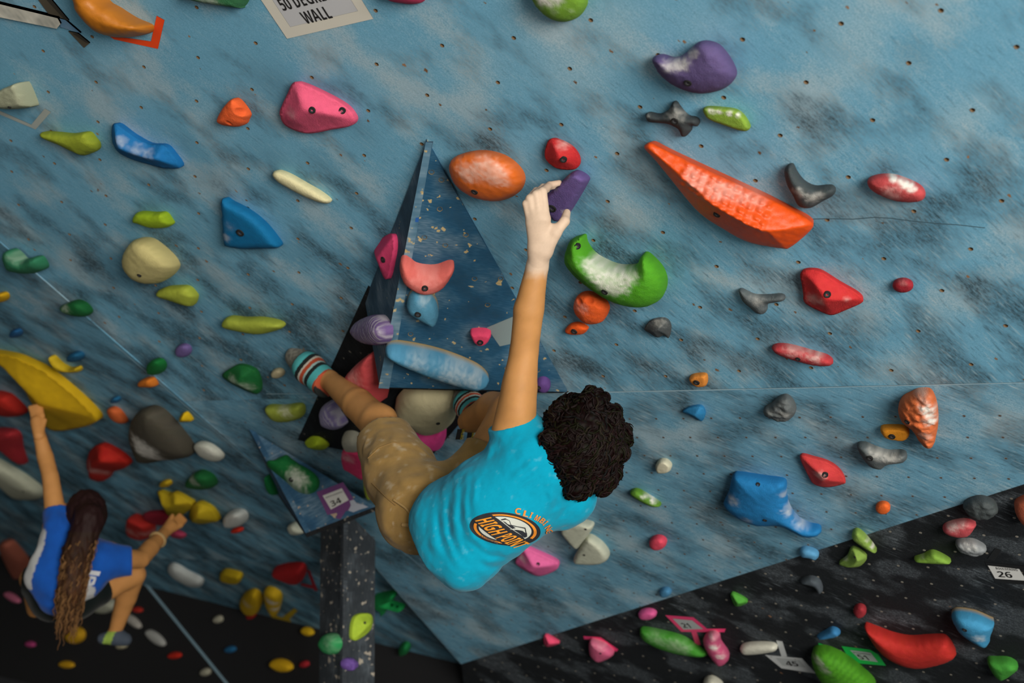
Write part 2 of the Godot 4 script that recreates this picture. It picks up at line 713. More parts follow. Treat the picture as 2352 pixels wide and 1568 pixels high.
	var stuff := put("bolt_holes", arrays_mesh(v, nr, idx, col), mats.tinted, root)
	tag(stuff, "", "", "", "stuff")
	# worn paint along the seams
	var worn := flat(Color("9dbccb"), 0.8)
	for s in [[1290, 902.5, 1700, 893.5, 0.0022], [1700, 893.5, 2352, 878.5, 0.0014], [612, 904, 760, 904, 0.0012], [1180, 904.5, 1290, 902.5, 0.0012]]:
		var p := spot(w, s[0], s[1])
		var q := spot(w, s[2], s[3])
		var wd := Vector2(0, s[4])
		put("seam_filler", sheet(w, PackedVector2Array([p - wd, q - wd, q + wd, p + wd]), 0.0006), worn, root)
	for s in [[862, 1212, 1168, 1470], [262, 790, 600, 1080], [865, 1305, 1060, 1525], [430, 808, 640, 985]]:
		var p := spot(w, s[0], s[1])
		var q := spot(w, s[2], s[3])
		var wd := (q - p).orthogonal().normalized() * (0.004 if s[0] == 262 else 0.0025)
		put("worn_edge", sheet(w, PackedVector2Array([p - wd, q - wd * 0.6, q + wd * 0.6, p + wd]), 0.0006), flat(Color("7fa3b5"), 0.8), root)

	# a wavering dark pencil line right of the orange boat hold
	var crack := [1864, 503, 1900, 502, 1960, 503, 2010, 499, 2045, 501, 2100, 508, 2150, 513, 2200, 516, 2262, 523]
	for k in range(0, crack.size() - 2, 2):
		var p := spot(w, crack[k], crack[k + 1])
		var q := spot(w, crack[k + 2], crack[k + 3])
		var wd := Vector2(0, 0.0011)
		put("pencil_line", sheet(w, PackedVector2Array([p - wd, q - wd, q + wd, p + wd]), 0.0004), flat(Color("3d5866"), 0.9), root)

	# the wall beyond the arete
	var lr := Node3D.new()
	lr.name = "wall_left"
	tag(lr, "", "", "", "structure")
	add_child(lr)
	var far: Dictionary = wall.far
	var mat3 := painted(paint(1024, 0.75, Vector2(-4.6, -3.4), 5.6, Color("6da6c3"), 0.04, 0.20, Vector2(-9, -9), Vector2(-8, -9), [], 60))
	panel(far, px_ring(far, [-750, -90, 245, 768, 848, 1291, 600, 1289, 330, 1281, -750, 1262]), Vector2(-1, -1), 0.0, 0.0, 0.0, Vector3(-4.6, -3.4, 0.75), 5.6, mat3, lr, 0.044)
	var rec: Dictionary = wall.recess
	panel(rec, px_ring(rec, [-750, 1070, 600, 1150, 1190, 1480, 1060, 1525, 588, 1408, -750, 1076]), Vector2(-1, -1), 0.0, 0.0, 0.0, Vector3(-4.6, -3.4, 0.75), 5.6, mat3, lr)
	var kick: Dictionary = wall.kick
	var mat5 := flat(Color("16171b"), 0.85)
	panel(kick, px_ring(kick, [-700, 1085, 588, 1408, 1060, 1525, 1350, 1597, 1350, 2100, -700, 2100]), Vector2(-1, -1), 0.0, 0.0, 0.0, Vector3(-4, -4, 0.6), 8.0, mat5, lr)
	# a pale batten added to draw the edge highlight of the black boards
	var p0 := on_px(kick, 300, 1296)
	var p1 := on_px(kick, 560, 1616)
	var side := kick.n.cross(p1 - p0).normalized() as Vector3
	var rings := []
	var q0 := [p0 - side * 0.008, p0 + side * 0.008, p0 + kick.n * 0.012]
	var q1 := [p1 - side * 0.008, p1 + side * 0.008, p1 + kick.n * 0.012]
	for k in 3: rings.append([q0[k], q0[(k + 1) % 3], q1[(k + 1) % 3], q1[k]])
	rings.append(q0)
	rings.append(q1)
	put("edge_highlight_batten", solid(rings), flat(Color("6f8b9a"), 0.85), lr)


# rubber and chalk marks on the wall: place in the photograph, size across and along the rubbing in metres, strength (chalk below zero)
const STAINS := [
	[645, 210, 0.09, 0.12, 0.8], [1110, 325, 0.08, 0.07, 1.0], [1040, 320, 0.05, 0.08, 0.8], [880, 530, 0.05, 0.06, 0.9], [790, 600, 0.09, 0.09, 0.8],
	[555, 235, 0.05, 0.06, 0.7], [350, 470, 0.05, 0.04, 0.7], [1260, 360, 0.05, 0.06, 0.9], [1250, 395, 0.06, 0.06, 0.8], [1380, 575, 0.06, 0.05, 0.9],
	[1240, 700, 0.09, 0.09, 0.8], [1500, 700, 0.05, 0.05, 0.7], [1545, 180, 0.05, 0.04, 0.7], [1510, 235, 0.05, 0.05, 0.6], [1850, 270, 0.06, 0.09, 0.9],
	[2050, 390, 0.07, 0.05, 1.0], [2090, 120, 0.05, 0.06, 0.6], [2090, 290, 0.05, 0.05, 0.7], [2040, 590, 0.06, 0.08, 0.9], [2230, 640, 0.08, 0.07, 0.9],
	[1800, 460, 0.05, 0.05, 0.6], [1990, 760, 0.07, 0.06, 0.9], [1920, 640, 0.06, 0.06, 0.6], [1840, 510, 0.06, 0.04, 0.5], [2160, 460, 0.06, 0.05, 0.7],
	[2250, 440, 0.06, 0.05, 0.7], [1590, 500, 0.05, 0.08, 0.6], [1700, 600, 0.08, 0.08, 0.5], [1450, 820, 0.1, 0.08, 0.6], [1330, 830, 0.1, 0.1, 0.7],
	[1600, 820, 0.08, 0.08, 0.6], [1580, 920, 0.07, 0.04, 0.9], [1780, 920, 0.06, 0.04, 0.8], [1650, 1130, 0.06, 0.08, 0.9], [1450, 1010, 0.06, 0.05, 0.6],
	[700, 590, 0.09, 0.1, 0.7], [600, 650, 0.1, 0.1, 0.6], [780, 690, 0.09, 0.1, 0.7], [480, 640, 0.08, 0.09, 0.6], [690, 700, 0.1, 0.1, 0.5],
	[500, 420, 0.07, 0.1, 0.6], [430, 330, 0.06, 0.1, 0.6], [640, 380, 0.07, 0.1, 0.5], [740, 380, 0.05, 0.08, 0.5], [830, 300, 0.05, 0.06, 0.5],
	[300, 650, 0.20, 0.16, 0.8], [420, 750, 0.22, 0.18, 0.9], [500, 850, 0.22, 0.18, 0.9], [600, 880, 0.2, 0.16, 0.8], [650, 800, 0.18, 0.18, 0.8], [560, 720, 0.18, 0.18, 0.7], [230, 610, 0.18, 0.16, 0.7], [390, 590, 0.16, 0.14, 0.5], [720, 780, 0.14, 0.16, 0.7], [450, 560, 0.14, 0.14, 0.4], [120, 520, 0.16, 0.14, 0.5],
	[600, 1000, 0.2, 0.2, 0.8], [700, 950, 0.2, 0.16, 0.8], [760, 1080, 0.2, 0.2, 0.7], [660, 1050, 0.2, 0.2, 0.7], [900, 1250, 0.25, 0.2, 0.6], [1000, 1330, 0.25, 0.2, 0.5], [1250, 1390, 0.25, 0.18, 0.5], [1400, 1280, 0.2, 0.16, 0.4],
	[1410, 60, 0.12, 0.1, -0.5], [1320, 170, 0.12, 0.12, -0.5], [1240, 60, 0.1, 0.1, -0.35], [1090, 160, 0.12, 0.1, -0.4], [880, 170, 0.1, 0.1, -0.4],
	[1970, 60, 0.14, 0.08, -0.5], [1950, 170, 0.14, 0.06, -0.45], [2210, 270, 0.14, 0.06, -0.5], [1430, 430, 0.1, 0.1, -0.4], [1440, 490, 0.08, 0.1, -0.35],
	[1660, 640, 0.05, 0.05, -0.7], [2230, 600, 0.14, 0.07, -0.35], [1850, 330, 0.1, 0.07, -0.3], [1230, 370, 0.07, 0.07, -0.35], [2310, 960, 0.1, 0.06, -0.5],
	[1780, 800, 0.1, 0.07, -0.35], [1510, 1030, 0.05, 0.04, -0.5], [1770, 1000, 0.06, 0.05, -0.45], [2160, 720, 0.1, 0.06, -0.4], [270, 180, 0.14, 0.12, -0.35],
	[480, 280, 0.1, 0.09, -0.4], [720, 70, 0.12, 0.1, -0.3], [1620, 70, 0.1, 0.09, -0.25], [1930, 1160, 0.1, 0.05, -0.35], [2080, 830, 0.14, 0.07, -0.3],
]


# ---------------------------------------------------------------- wooden volumes, post and beams

# painted wood with flaked paint: base paint, worn grey, bare tan wood
func flaked(sd: int, size: int, base: Color, worn: Color, wood: Color, wear: float, bare: float) -> StandardMaterial3D:
	var n1 := bytes_of(noise_of(sd, 0.012 * 512 / size, 4), size, size, size, size)
	var n2 := bytes_of(noise_of(sd + 1, 0.045 * 512 / size, 4), size, size, size, size)
	var n3 := bytes_of(noise_of(sd + 2, 0.2, 2), size, size / 6, size, size)
	var out := PackedByteArray()
	out.resize(size * size * 3)
	for i in size * size:
		var a := n1[i] / 255.0
		var b := n2[i] / 255.0
		var s := n3[i] / 255.0
		var c := base.lerp(worn, clampf((a - 0.55 + wear) * 2.5, 0.0, 1.0) * (0.35 + 0.65 * s) * 0.8)
		c = c.lerp(Color(0.05, 0.07, 0.09), clampf((0.42 - a) * 2.0, 0.0, 1.0) * s * 0.6)
		if b > 1.0 - bare * (0.4 + 1.2 * a): c = wood.lerp(Color(0.75, 0.72, 0.62), s * 0.5)
		var g := (s - 0.5) * 0.08
		out[i * 3] = clampi(int((c.r + g) * 255), 0, 255)
		out[i * 3 + 1] = clampi(int((c.g + g) * 255), 0, 255)
		out[i * 3 + 2] = clampi(int((c.b + g) * 255), 0, 255)
	var m := painted(ImageTexture.create_from_image(Image.create_from_data(size, size, false, Image.FORMAT_RGB8, out)), 0.7)
	return m


func build_volumes() -> void:
	var w: Dictionary = wall.main
	# the tall blue pyramid
	var t0 := on_px(w, 972, 308)
	var t1 := on_px(w, 992, 314)
	var lb := on_px(w, 838, 690)
	var br := on_px(w, 1306, 900)
	var tip := at(872, 889, 4.36)
	var t_out := on_px(w, 980, 325, 0.012)
	var group := "wooden volumes bolted to the climbing walls"
	var blue := flaked(21, 1024, Color("24516f"), Color("6f8190"), Color("b09868"), 0.13, 0.21)
	blue.uv1_scale = Vector3(0.9, 0.9, 1)
	var grey := flaked(31, 512, Color("3a5368"), Color("7a8794"), Color("9a8d70"), 0.12, 0.09)
	var black := flaked(41, 512, Color("14161a"), Color("2e3238"), Color("6b6760"), -0.1, 0.12)
	var v := thing("triangular_volume", Transform3D(Basis(), tip), "tall dark blue triangular volume with flaked paint behind the man's arm", "climbing volume", group)
	var loc := func(p: Vector3) -> Vector3: return p - tip
	wall.v1r = face3(t_out, tip, br)
	wall.v1l = face3(t_out, lb, tip)
	put("front_board", slab(t_out, tip, br, 0.018, tip), blue, v)
	put("side_board", slab(t_out, lb, tip, 0.018, tip), grey, v)
	put("base_board", slab(lb, tip, br, 0.018, tip), black, v)
	# the bevelled ridge with pale worn paint
	var e := (tip - t_out).normalized()
	var m1 := (br - t_out - e * (br - t_out).dot(e)).normalized()
	var m2 := (lb - t_out - e * (lb - t_out).dot(e)).normalized()
	var outw := -(m1 + m2).normalized()
	var ridge := solid([[loc.call(t_out + m1 * 0.016 + outw * 0.001), loc.call(tip + m1 * 0.03 + outw * 0.001), loc.call(tip + outw * 0.006), loc.call(t_out + outw * 0.004)], [loc.call(t_out + m2 * 0.006 + outw * 0.001), loc.call(tip + m2 * 0.008 + outw * 0.001), loc.call(tip + outw * 0.006), loc.call(t_out + outw * 0.004)]])
	var worn := flaked(51, 256, Color("4a7088"), Color("8d9eaa"), Color("b79f72"), 0.2, 0.22)
	worn.uv1_scale = Vector3(1.2, 1.2, 1)
	put("ridge_strip", ridge, worn, v)
	put("tape_piece", sheet(wall.v1r, px_ring(wall.v1r, [944, 500, 962, 500, 961, 510, 943, 509], 0.002), 0.001, 0.001, tip), flat(Color("1c57a0"), 0.7), v)
	# bolt holes on the front board
	var nut := nut_mesh(0.0062, lin("8a8266"), lin("5a4d38"))
	for p in [[991, 395], [1070, 539], [1023, 563], [1014, 413], [943, 767], [1101, 757], [1060, 860], [975, 545], [1150, 640], [1090, 640], [1080, 838], [1165, 845], [1235, 850], [1010, 480], [1035, 610], [1120, 700]]:
		var o := put("bolt_hole", nut, mats.tinted, v)
		o.transform = Transform3D(Basis(wall.v1r.ex, wall.v1r.ey, wall.v1r.n), on_px(wall.v1r, p[0], p[1], 0.001) - tip)
	# pale tape mark on its right half
	put("faded_patch", sheet(wall.v1r, px_ring(wall.v1r, [1118, 752, 1190, 722, 1172, 790, 1148, 795], 0.001), 0.0006, 0.0005, tip), flat(Color("7b8a8c"), 0.85), v)

	# the low black volume under it
	var ba := on_px(w, 846, 655)
	var bl := on_px(w, 683, 1010)
	var bb := on_px(w, 968, 1075)
	var bc := on_px(w, 1135, 880)
	var bt := on_px(w, 880, 940, 0.10)
	var vb := thing("triangular_volume", Transform3D(Basis(), bt), "flat black volume between the blue pyramid and the man's shorts", "climbing volume", group)
	wall.v2l = face3(ba, bl, bt)
	wall.v2b = face3(bl, bb, bt)
	wall.v2r = face3(bb, bc, bt)
	for q in [[ba, bl, bt], [bl, bb, bt], [bb, bc, bt], [bc, ba, bt]]:
		put("board", slab(q[0], q[1], q[2], 0.015, bt), black, vb)

	# the small blue volume with the purple tag
	var va := on_px(w, 572, 985)
	var vc := at(702, 1224, 5.22)
	var vd := at(862, 1163, 5.3)
	var ve := at(610, 1090, 5.9)
	var vt := thing("triangular_volume", Transform3D(Basis(), vc), "small scuffed blue volume above the dark post, carrying the purple tag", "climbing volume", group)
	wall.v3 = face3(va, vc, vd)
	var scuffed := flaked(61, 512, Color("2b5474"), Color("8593a0"), Color("b59a86"), 0.16, 0.2)
	put("front_board", slab(va, vc, vd, 0.018, vc), scuffed, vt)
	put("side_board", slab(va, ve, vc, 0.018, vc), scuffed, vt)
	put("base_board", slab(ve, vc, vd, 0.018, vc), black, vt)

	put("chalk_smear", sheet(wall.v3, px_ring(wall.v3, [803, 1150, 812, 1147, 820, 1156, 834, 1158, 846, 1164, 826, 1170, 812, 1176, 800, 1172, 806, 1160], 0.0035), 0.0004, 0.003, vc), flat(Color("a9aebb"), 0.95), vt)
	# the dark post under it
	var f0 := at(736, 1240, 5.72)
	var f1 := at(789, 1240, 5.55)
	var f2 := at(862, 1240, 5.66)
	var x1 := f2 - f1
	x1.y = 0.0
	var x0 := f0 - f1
	x0.y = 0.0
	var top := at(790, 1172, 5.6).y
	var mk := func(p: Vector3, y: float) -> Vector3: return Vector3(p.x, y, p.z)
	var bk := f1 + x0 + x1
	var post := thing("support_post", Transform3D(Basis(), mk.call(f1, 0.0)), "dark chalk-flecked square post rising to the small blue volume", "post")
	var mid := flaked(81, 512, Color("33393f"), Color("626b73"), Color("a59c92"), 0.05, 0.21)
	for k in 4:
		var pa: Vector3 = [f0, f1, f1 + x1, bk][k]
		var pb: Vector3 = [f1, f1 + x1, bk, f0][k]
		var o: Vector3 = mk.call(f1, 0.0)
		var nn := (pb - pa).cross(Vector3.UP).normalized()
		if nn.dot((pa + pb) / 2 - (f1 + (x0 + x1) / 2)) < 0: nn = -nn
		nn.y = 0
		var pts := []
		for q in [[pa, 0.0], [pb, 0.0], [pb, top], [pa, top]]: pts.append(mk.call(q[0], q[1]) - o)
		var inner := []
		for q: Vector3 in pts: inner.append(q - nn * 0.018)
		put("board", solid([pts, inner, [pts[0], pts[1], inner[1], inner[0]], [pts[1], pts[2], inner[2], inner[1]], [pts[2], pts[3], inner[3], inner[2]], [pts[3], pts[0], inner[0], inner[3]]]), mid, post)
	wall.post_l = face3(mk.call(f0, 0.0), mk.call(f1, 0.0), mk.call(f1, 1.0))
	wall.post_r = face3(mk.call(f1, 0.0), mk.call(f1 + x1, 0.0), mk.call(f1, 1.0))

	# top left: the white beam, and flat strips added in place of open slots
	var beam := thing("white_beam", Transform3D(Basis(), on_px(w, 60, 35)), "chipped white painted beam at the top left corner of the wall", "beam")
	var o0 := on_px(w, 60, 35)
	var pale := flaked(91, 256, Color("d2d0c4"), Color("c0beb0"), Color("6f90ad"), 0.0, 0.05)
	var s := []
	for p in [[-90, -12], [132, 42], [139, 55], [130, 66], [-90, 22]]:
		s.append(spot(w, p[0], p[1], 0.012))
	put("beam_body", sheet(w, PackedVector2Array(s), 0.012, 0.0, o0), pale, beam)
	put("blue_end", sheet(w, px_ring(w, [100, 33, 150, 46, 185, 76, 166, 71, 139, 62, 136, 48], 0.006), 0.006, 0.0, o0), flaked(95, 256, Color("5b87ad"), Color("8b9aa6"), Color("b3b1a2"), 0.1, 0.1), beam)
	var wood := flat(Color("4d4638"), 0.9)
	for q in [[[82, -8, 112, -8, 158, 47, 112, 33], "upper dark strip standing for an open slot crossing the white beam, top left"], [[157, 72, 178, 76, 206, 99, 193, 110], "short dark strip standing for an open slot below the white beam, top left"]]:
		var oo := on_px(w, q[0][0], q[0][1])
		var strip := thing("slot_strip", Transform3D(Basis(), oo), q[1], "slot strip")
		put("slot_face", sheet(w, px_ring(w, q[0], 0.003), 0.003, 0.0, oo), wood, strip)
		put("slot_edge", sheet(w, px_ring(w, [q[0][2], q[0][3], q[0][4], q[0][5], q[0][4] - 9, q[0][5] - 1, q[0][2] - 11, q[0][3] + 1], 0.004), 0.004, 0.0, oo), flat(Color("2e2b24"), 0.9), strip)


# a triangular board of some thickness, its outer face through the three points
func slab(a: Vector3, b: Vector3, c: Vector3, thick: float, origin: Vector3) -> ArrayMesh:
	var f := face3(a, b, c)
	var d: Vector3 = -f.n * thick
	var r := [a - origin, b - origin, c - origin]
	var q := [a - origin + d, b - origin + d, c - origin + d]
	return solid([r, q, [r[0], r[1], q[1], q[0]], [r[1], r[2], q[2], q[1]], [r[2], r[0], q[0], q[2]]])


# ---------------------------------------------------------------- climbing holds

func outline_distance(p: Vector2, r: PackedVector2Array) -> float:
	var best := 1e9
	var n := r.size()
	for k in n:
		var a := r[k]
		var ab := r[(k + 1) % n] - a
		var t := clampf((p - a).dot(ab) / ab.length_squared(), 0.0, 1.0)
		best = minf(best, (a + ab * t - p).length_squared())
	return sqrt(best)


# one hold: outline in photograph places, base on face f, height in metres.
# shape: 0 dome, 1 flat top with round edges, 2 ridge, 3 soft cone
# more: bolt [x, y], chalk [[x, y, radius px, strength], ...], off, lean [x, y], sharp, rim, stripes, bumps, dents, gloss, tint2
func hold(label: String, hex: String, fname: String, height: float, shape: int, px: Array, more := {}) -> Node3D:
	var f: Dictionary = wall[fname]
	var off: float = more.get("off", 0.0)
	var lift := height * (0.34 if shape != 1 else 0.5)
	var push := Vector2(0.4, 0.6) if fname == "main" or fname == "far" else Vector2.ZERO   # grips overhang a little towards their upper side
	if more.has("push"): push = Vector2(more.push[0], more.push[1])
	var ring := px_ring(f, px, off + lift)
	if not more.has("sharp"):
		ring = catmull(ring, 4 if px.size() < 30 else 3)
	else:
		var dense := PackedVector2Array()
		for k in ring.size():
			for j in 5: dense.append(ring[k].lerp(ring[(k + 1) % ring.size()], (0.06 + 0.22 * j)))
		ring = dense
	if Geometry2D.is_polygon_clockwise(ring): ring.reverse()
	var mid := Vector2.ZERO
	var lo := ring[0]
	var hi := ring[0]
	for p in ring:
		mid += p
		lo = lo.min(p)
		hi = hi.max(p)
	mid /= ring.size()
	var area := 0.0
	for k in ring.size(): area += ring[k].cross(ring[(k + 1) % ring.size()]) * 0.5
	height = minf(height, 0.62 * sqrt(absf(area)))
	lift = minf(lift, height * 0.5)
	var s := sqrt(absf(area)) / float(more.get("fine", 17.0 if area > 0.004 else 11.0))
	var pts := ring.duplicate()
	var dist := PackedFloat32Array()
	dist.resize(ring.size())
	dist.fill(0.0)
	var most := 0.0
	var row := 0
	var y := lo.y
	while y < hi.y:
		var x := lo.x + (s * 0.5 if row % 2 else 0.0)
		while x < hi.x:
			var p := Vector2(x + rng.randf_range(-0.08, 0.08) * s, y + rng.randf_range(-0.08, 0.08) * s)
			if Geometry2D.is_point_in_polygon(p, ring):
				var d := outline_distance(p, ring)
				if d > s * 0.45:
					pts.append(p)
					dist.append(d)
					most = maxf(most, d)
			x += s
		y += s * 0.866
		row += 1
	var tris := Geometry2D.triangulate_delaunay(pts)
	var origin := on(f, mid, off)
	var v := PackedVector3Array()
	var col := PackedColorArray()
	var lean := Vector2.ZERO
	if more.has("lean"): lean = Vector2(more.lean[0], more.lean[1])
	var half := (hi - lo) / 2
	var base := lin(hex)
	var second := lin(more.get("tint2", hex))
	var dust := lin("d9d7d0")
	var chalk: Array = more.get("chalk", [])
	var chalk_at := []
	for c in chalk:
		var zc := lift + (height - lift) * 0.7
		var cp := spot(f, c[0], c[1], off + zc)
		chalk_at.append([cp - push * (zc - lift), (spot(f, c[0] + c[2], c[1], off + zc) - cp).length(), c[3]])
	var bumps := []
	for b in more.get("bumps", []): bumps.append([spot(f, b[0], b[1], off + lift + (height - lift) * 0.75) - push * (height - lift) * 0.75, b[2], b[3]])
	for k in pts.size():
		var p := pts[k]
		var t := clampf(dist[k] / most, 0.0, 1.0)
		var z := 0.0
		match shape:
			0: z = sqrt(1.0 - (1.0 - t) * (1.0 - t))
			1: z = sqrt(1.0 - pow(1.0 - minf(1.0, t / 0.42), 2.0)) * (0.9 + 0.1 * t)
			2: z = t * 0.75 + 0.25 * sqrt(t)
			3: z = t * t * (3.0 - 2.0 * t) * 0.5 + t * 0.5
		z = lift + (height - lift) * z * (1.0 + lean.x * (p.x - mid.x) / half.x + lean.y * (p.y - mid.y) / half.y)
		for b in bumps:
			var q: float = (p - b[0]).length() / b[1]
			if q < 1.0: z += b[2] * (1.0 - q * q)
		z += speck.get_noise_2d(p.x * 40.0, p.y * 40.0) * height * more.get("rough", 0.02)
		v.append(Vector3(p.x - mid.x + push.x * (z - lift), p.y - mid.y + push.y * (z - lift), z))
		var n1 := speck.get_noise_2d(p.x * 55.0 + 9.0, p.y * 55.0)
		var n2 := cloud.get_noise_2d(p.x * 14.0, p.y * 14.0 + 4.0)
		var c := base.lerp(second, clampf(0.5 + n2 * 1.6, 0.0, 1.0)) * (1.0 + 0.12 * n1)
		if more.has("stripes"):
			var w := sin((p - mid).rotated(more.stripes[0]).x * more.stripes[1] + n2 * 2.0)
			c = c.lerp(lin(more.stripes[2]), clampf(w * 1.4 - 0.1, 0.0, 0.8))
		var worn := 0.0
		var limit := 0.0
		for q in chalk_at:
			var d: float = (p - q[0]).length_squared() / (q[1] * q[1])
			if d < 5.0:
				var e := exp(-d * 1.1)
				worn += e
				limit = maxf(limit, q[2] * minf(1.0, e * 2.2))
		worn = clampf((worn + n1 * 0.45 + n2 * 0.25 - 0.22) * 1.25, 0.0, 1.0)
		c = c.lerp(dust, clampf(worn * limit * (0.95 + n1 * 0.5), 0.0, 0.95))
		col.append(c)
	var idx := PackedInt32Array()
	for k in range(0, tris.size(), 3):
		var a := pts[tris[k]]
		var b := pts[tris[k + 1]]
		var c := pts[tris[k + 2]]
		if not Geometry2D.is_point_in_polygon((a + b + c) / 3.0, ring): continue
		if (b - a).cross(c - a) > 0.0: idx.append_array([tris[k], tris[k + 2], tris[k + 1]])
		else: idx.append_array([tris[k], tris[k + 1], tris[k + 2]])
	# the sides, down to the wall
	var m := ring.size()
	var first := v.size()
	for k in m:
		var p := (ring[k] - mid) * 0.985
		v.append(Vector3(p.x - push.x * lift, p.y - push.y * lift, -0.001))
		col.append(lin(more.rim) if more.has("rim") else col[k])
	for k in m:
		var a := k
		var b := (k + 1) % m
		idx.append_array([a, b, first + b, a, first + b, first + a])
	var mesh := arrays_mesh(v, normals_of(v, idx), idx, col)
	var mat: Material = mats.gloss if more.has("gloss") else mats.hold
	var at0 := Transform3D(Basis(f.ex, f.ey, f.n), origin)
	var bolts: Array = more.get("bolt", [])
	if bolts.is_empty():
		var o := put("climbing_hold", mesh, mat, self)
		o.transform = at0
		tag(o, label, "climbing hold", "climbing holds bolted to the walls")
		return o
	var root := thing("climbing_hold", at0, label, "climbing hold", "climbing holds bolted to the walls")
	put("grip", mesh, mat, root)
	for k in range(0, bolts.size(), 2):
		# the bolt sits where the surface of the grip meets the line of sight
		var best := 1e9
		var hit := Vector3.ZERO
		var nr := Vector3(0, 0, 1)
		var eye := at0.affine_inverse() * EYE
		var d := at0.basis.inverse() * ray(bolts[k], bolts[k + 1])
		for j in range(0, idx.size(), 3):
			var q = Geometry3D.ray_intersects_triangle(eye, d, v[idx[j]], v[idx[j + 1]], v[idx[j + 2]])
			if q != null and eye.distance_to(q) < best:
				best = eye.distance_to(q)
				hit = q
				nr = (v[idx[j + 2]] - v[idx[j]]).cross(v[idx[j + 1]] - v[idx[j]]).normalized()
		if best > 1e8: continue
		var size: float = more.get("bolt_size", 0.0085)
		var o := put("bolt", bolt_mesh(), mats.tinted, root)
		nr = (nr + Vector3(0, 0, 1.2)).normalized()
		var bx := nr.cross(Vector3.UP).normalized()
		o.transform = Transform3D(Basis(bx, nr.cross(bx), nr).scaled(Vector3.ONE * size), hit + nr * 0.0008)
	return root


var bolt_shape: ArrayMesh
func bolt_mesh() -> ArrayMesh:
	if bolt_shape: return bolt_shape
	var st := SurfaceTool.new()
	st.begin(Mesh.PRIMITIVE_TRIANGLES)
	var dark := Color(0.006, 0.006, 0.007)
	var steel := Color(0.05, 0.05, 0.055)
	var prof := [[1.15, -0.3, dark], [1.05, 0.28, dark], [0.82, 0.30, dark], [0.72, 0.12, dark], [0.55, 0.16, steel], [0.34, 0.16, steel], [0.3, -0.1, dark], [0.0, -0.12, dark]]
	for j in prof.size() - 1:
		for k in 12:
			for e in [[j, k], [j + 1, k + 1], [j + 1, k], [j, k], [j, k + 1], [j + 1, k + 1]]:
				var q: Array = prof[e[0]]
				var w: float = -TAU * e[1] / 12.0
				st.set_color(q[2])
				st.add_vertex(Vector3(cos(w) * q[0], sin(w) * q[0], q[1]))
	st.generate_normals()
	bolt_shape = st.commit()
	return bolt_shape


func oval(x: float, y: float, rx: float, ry: float, turn := 0.0) -> Array:
	var r := []
	for k in 12:
		var e := Vector2(cos(TAU * k / 12.0) * rx, sin(TAU * k / 12.0) * ry).rotated(turn)
		r.append_array([x + e.x, y + e.y])
	return r


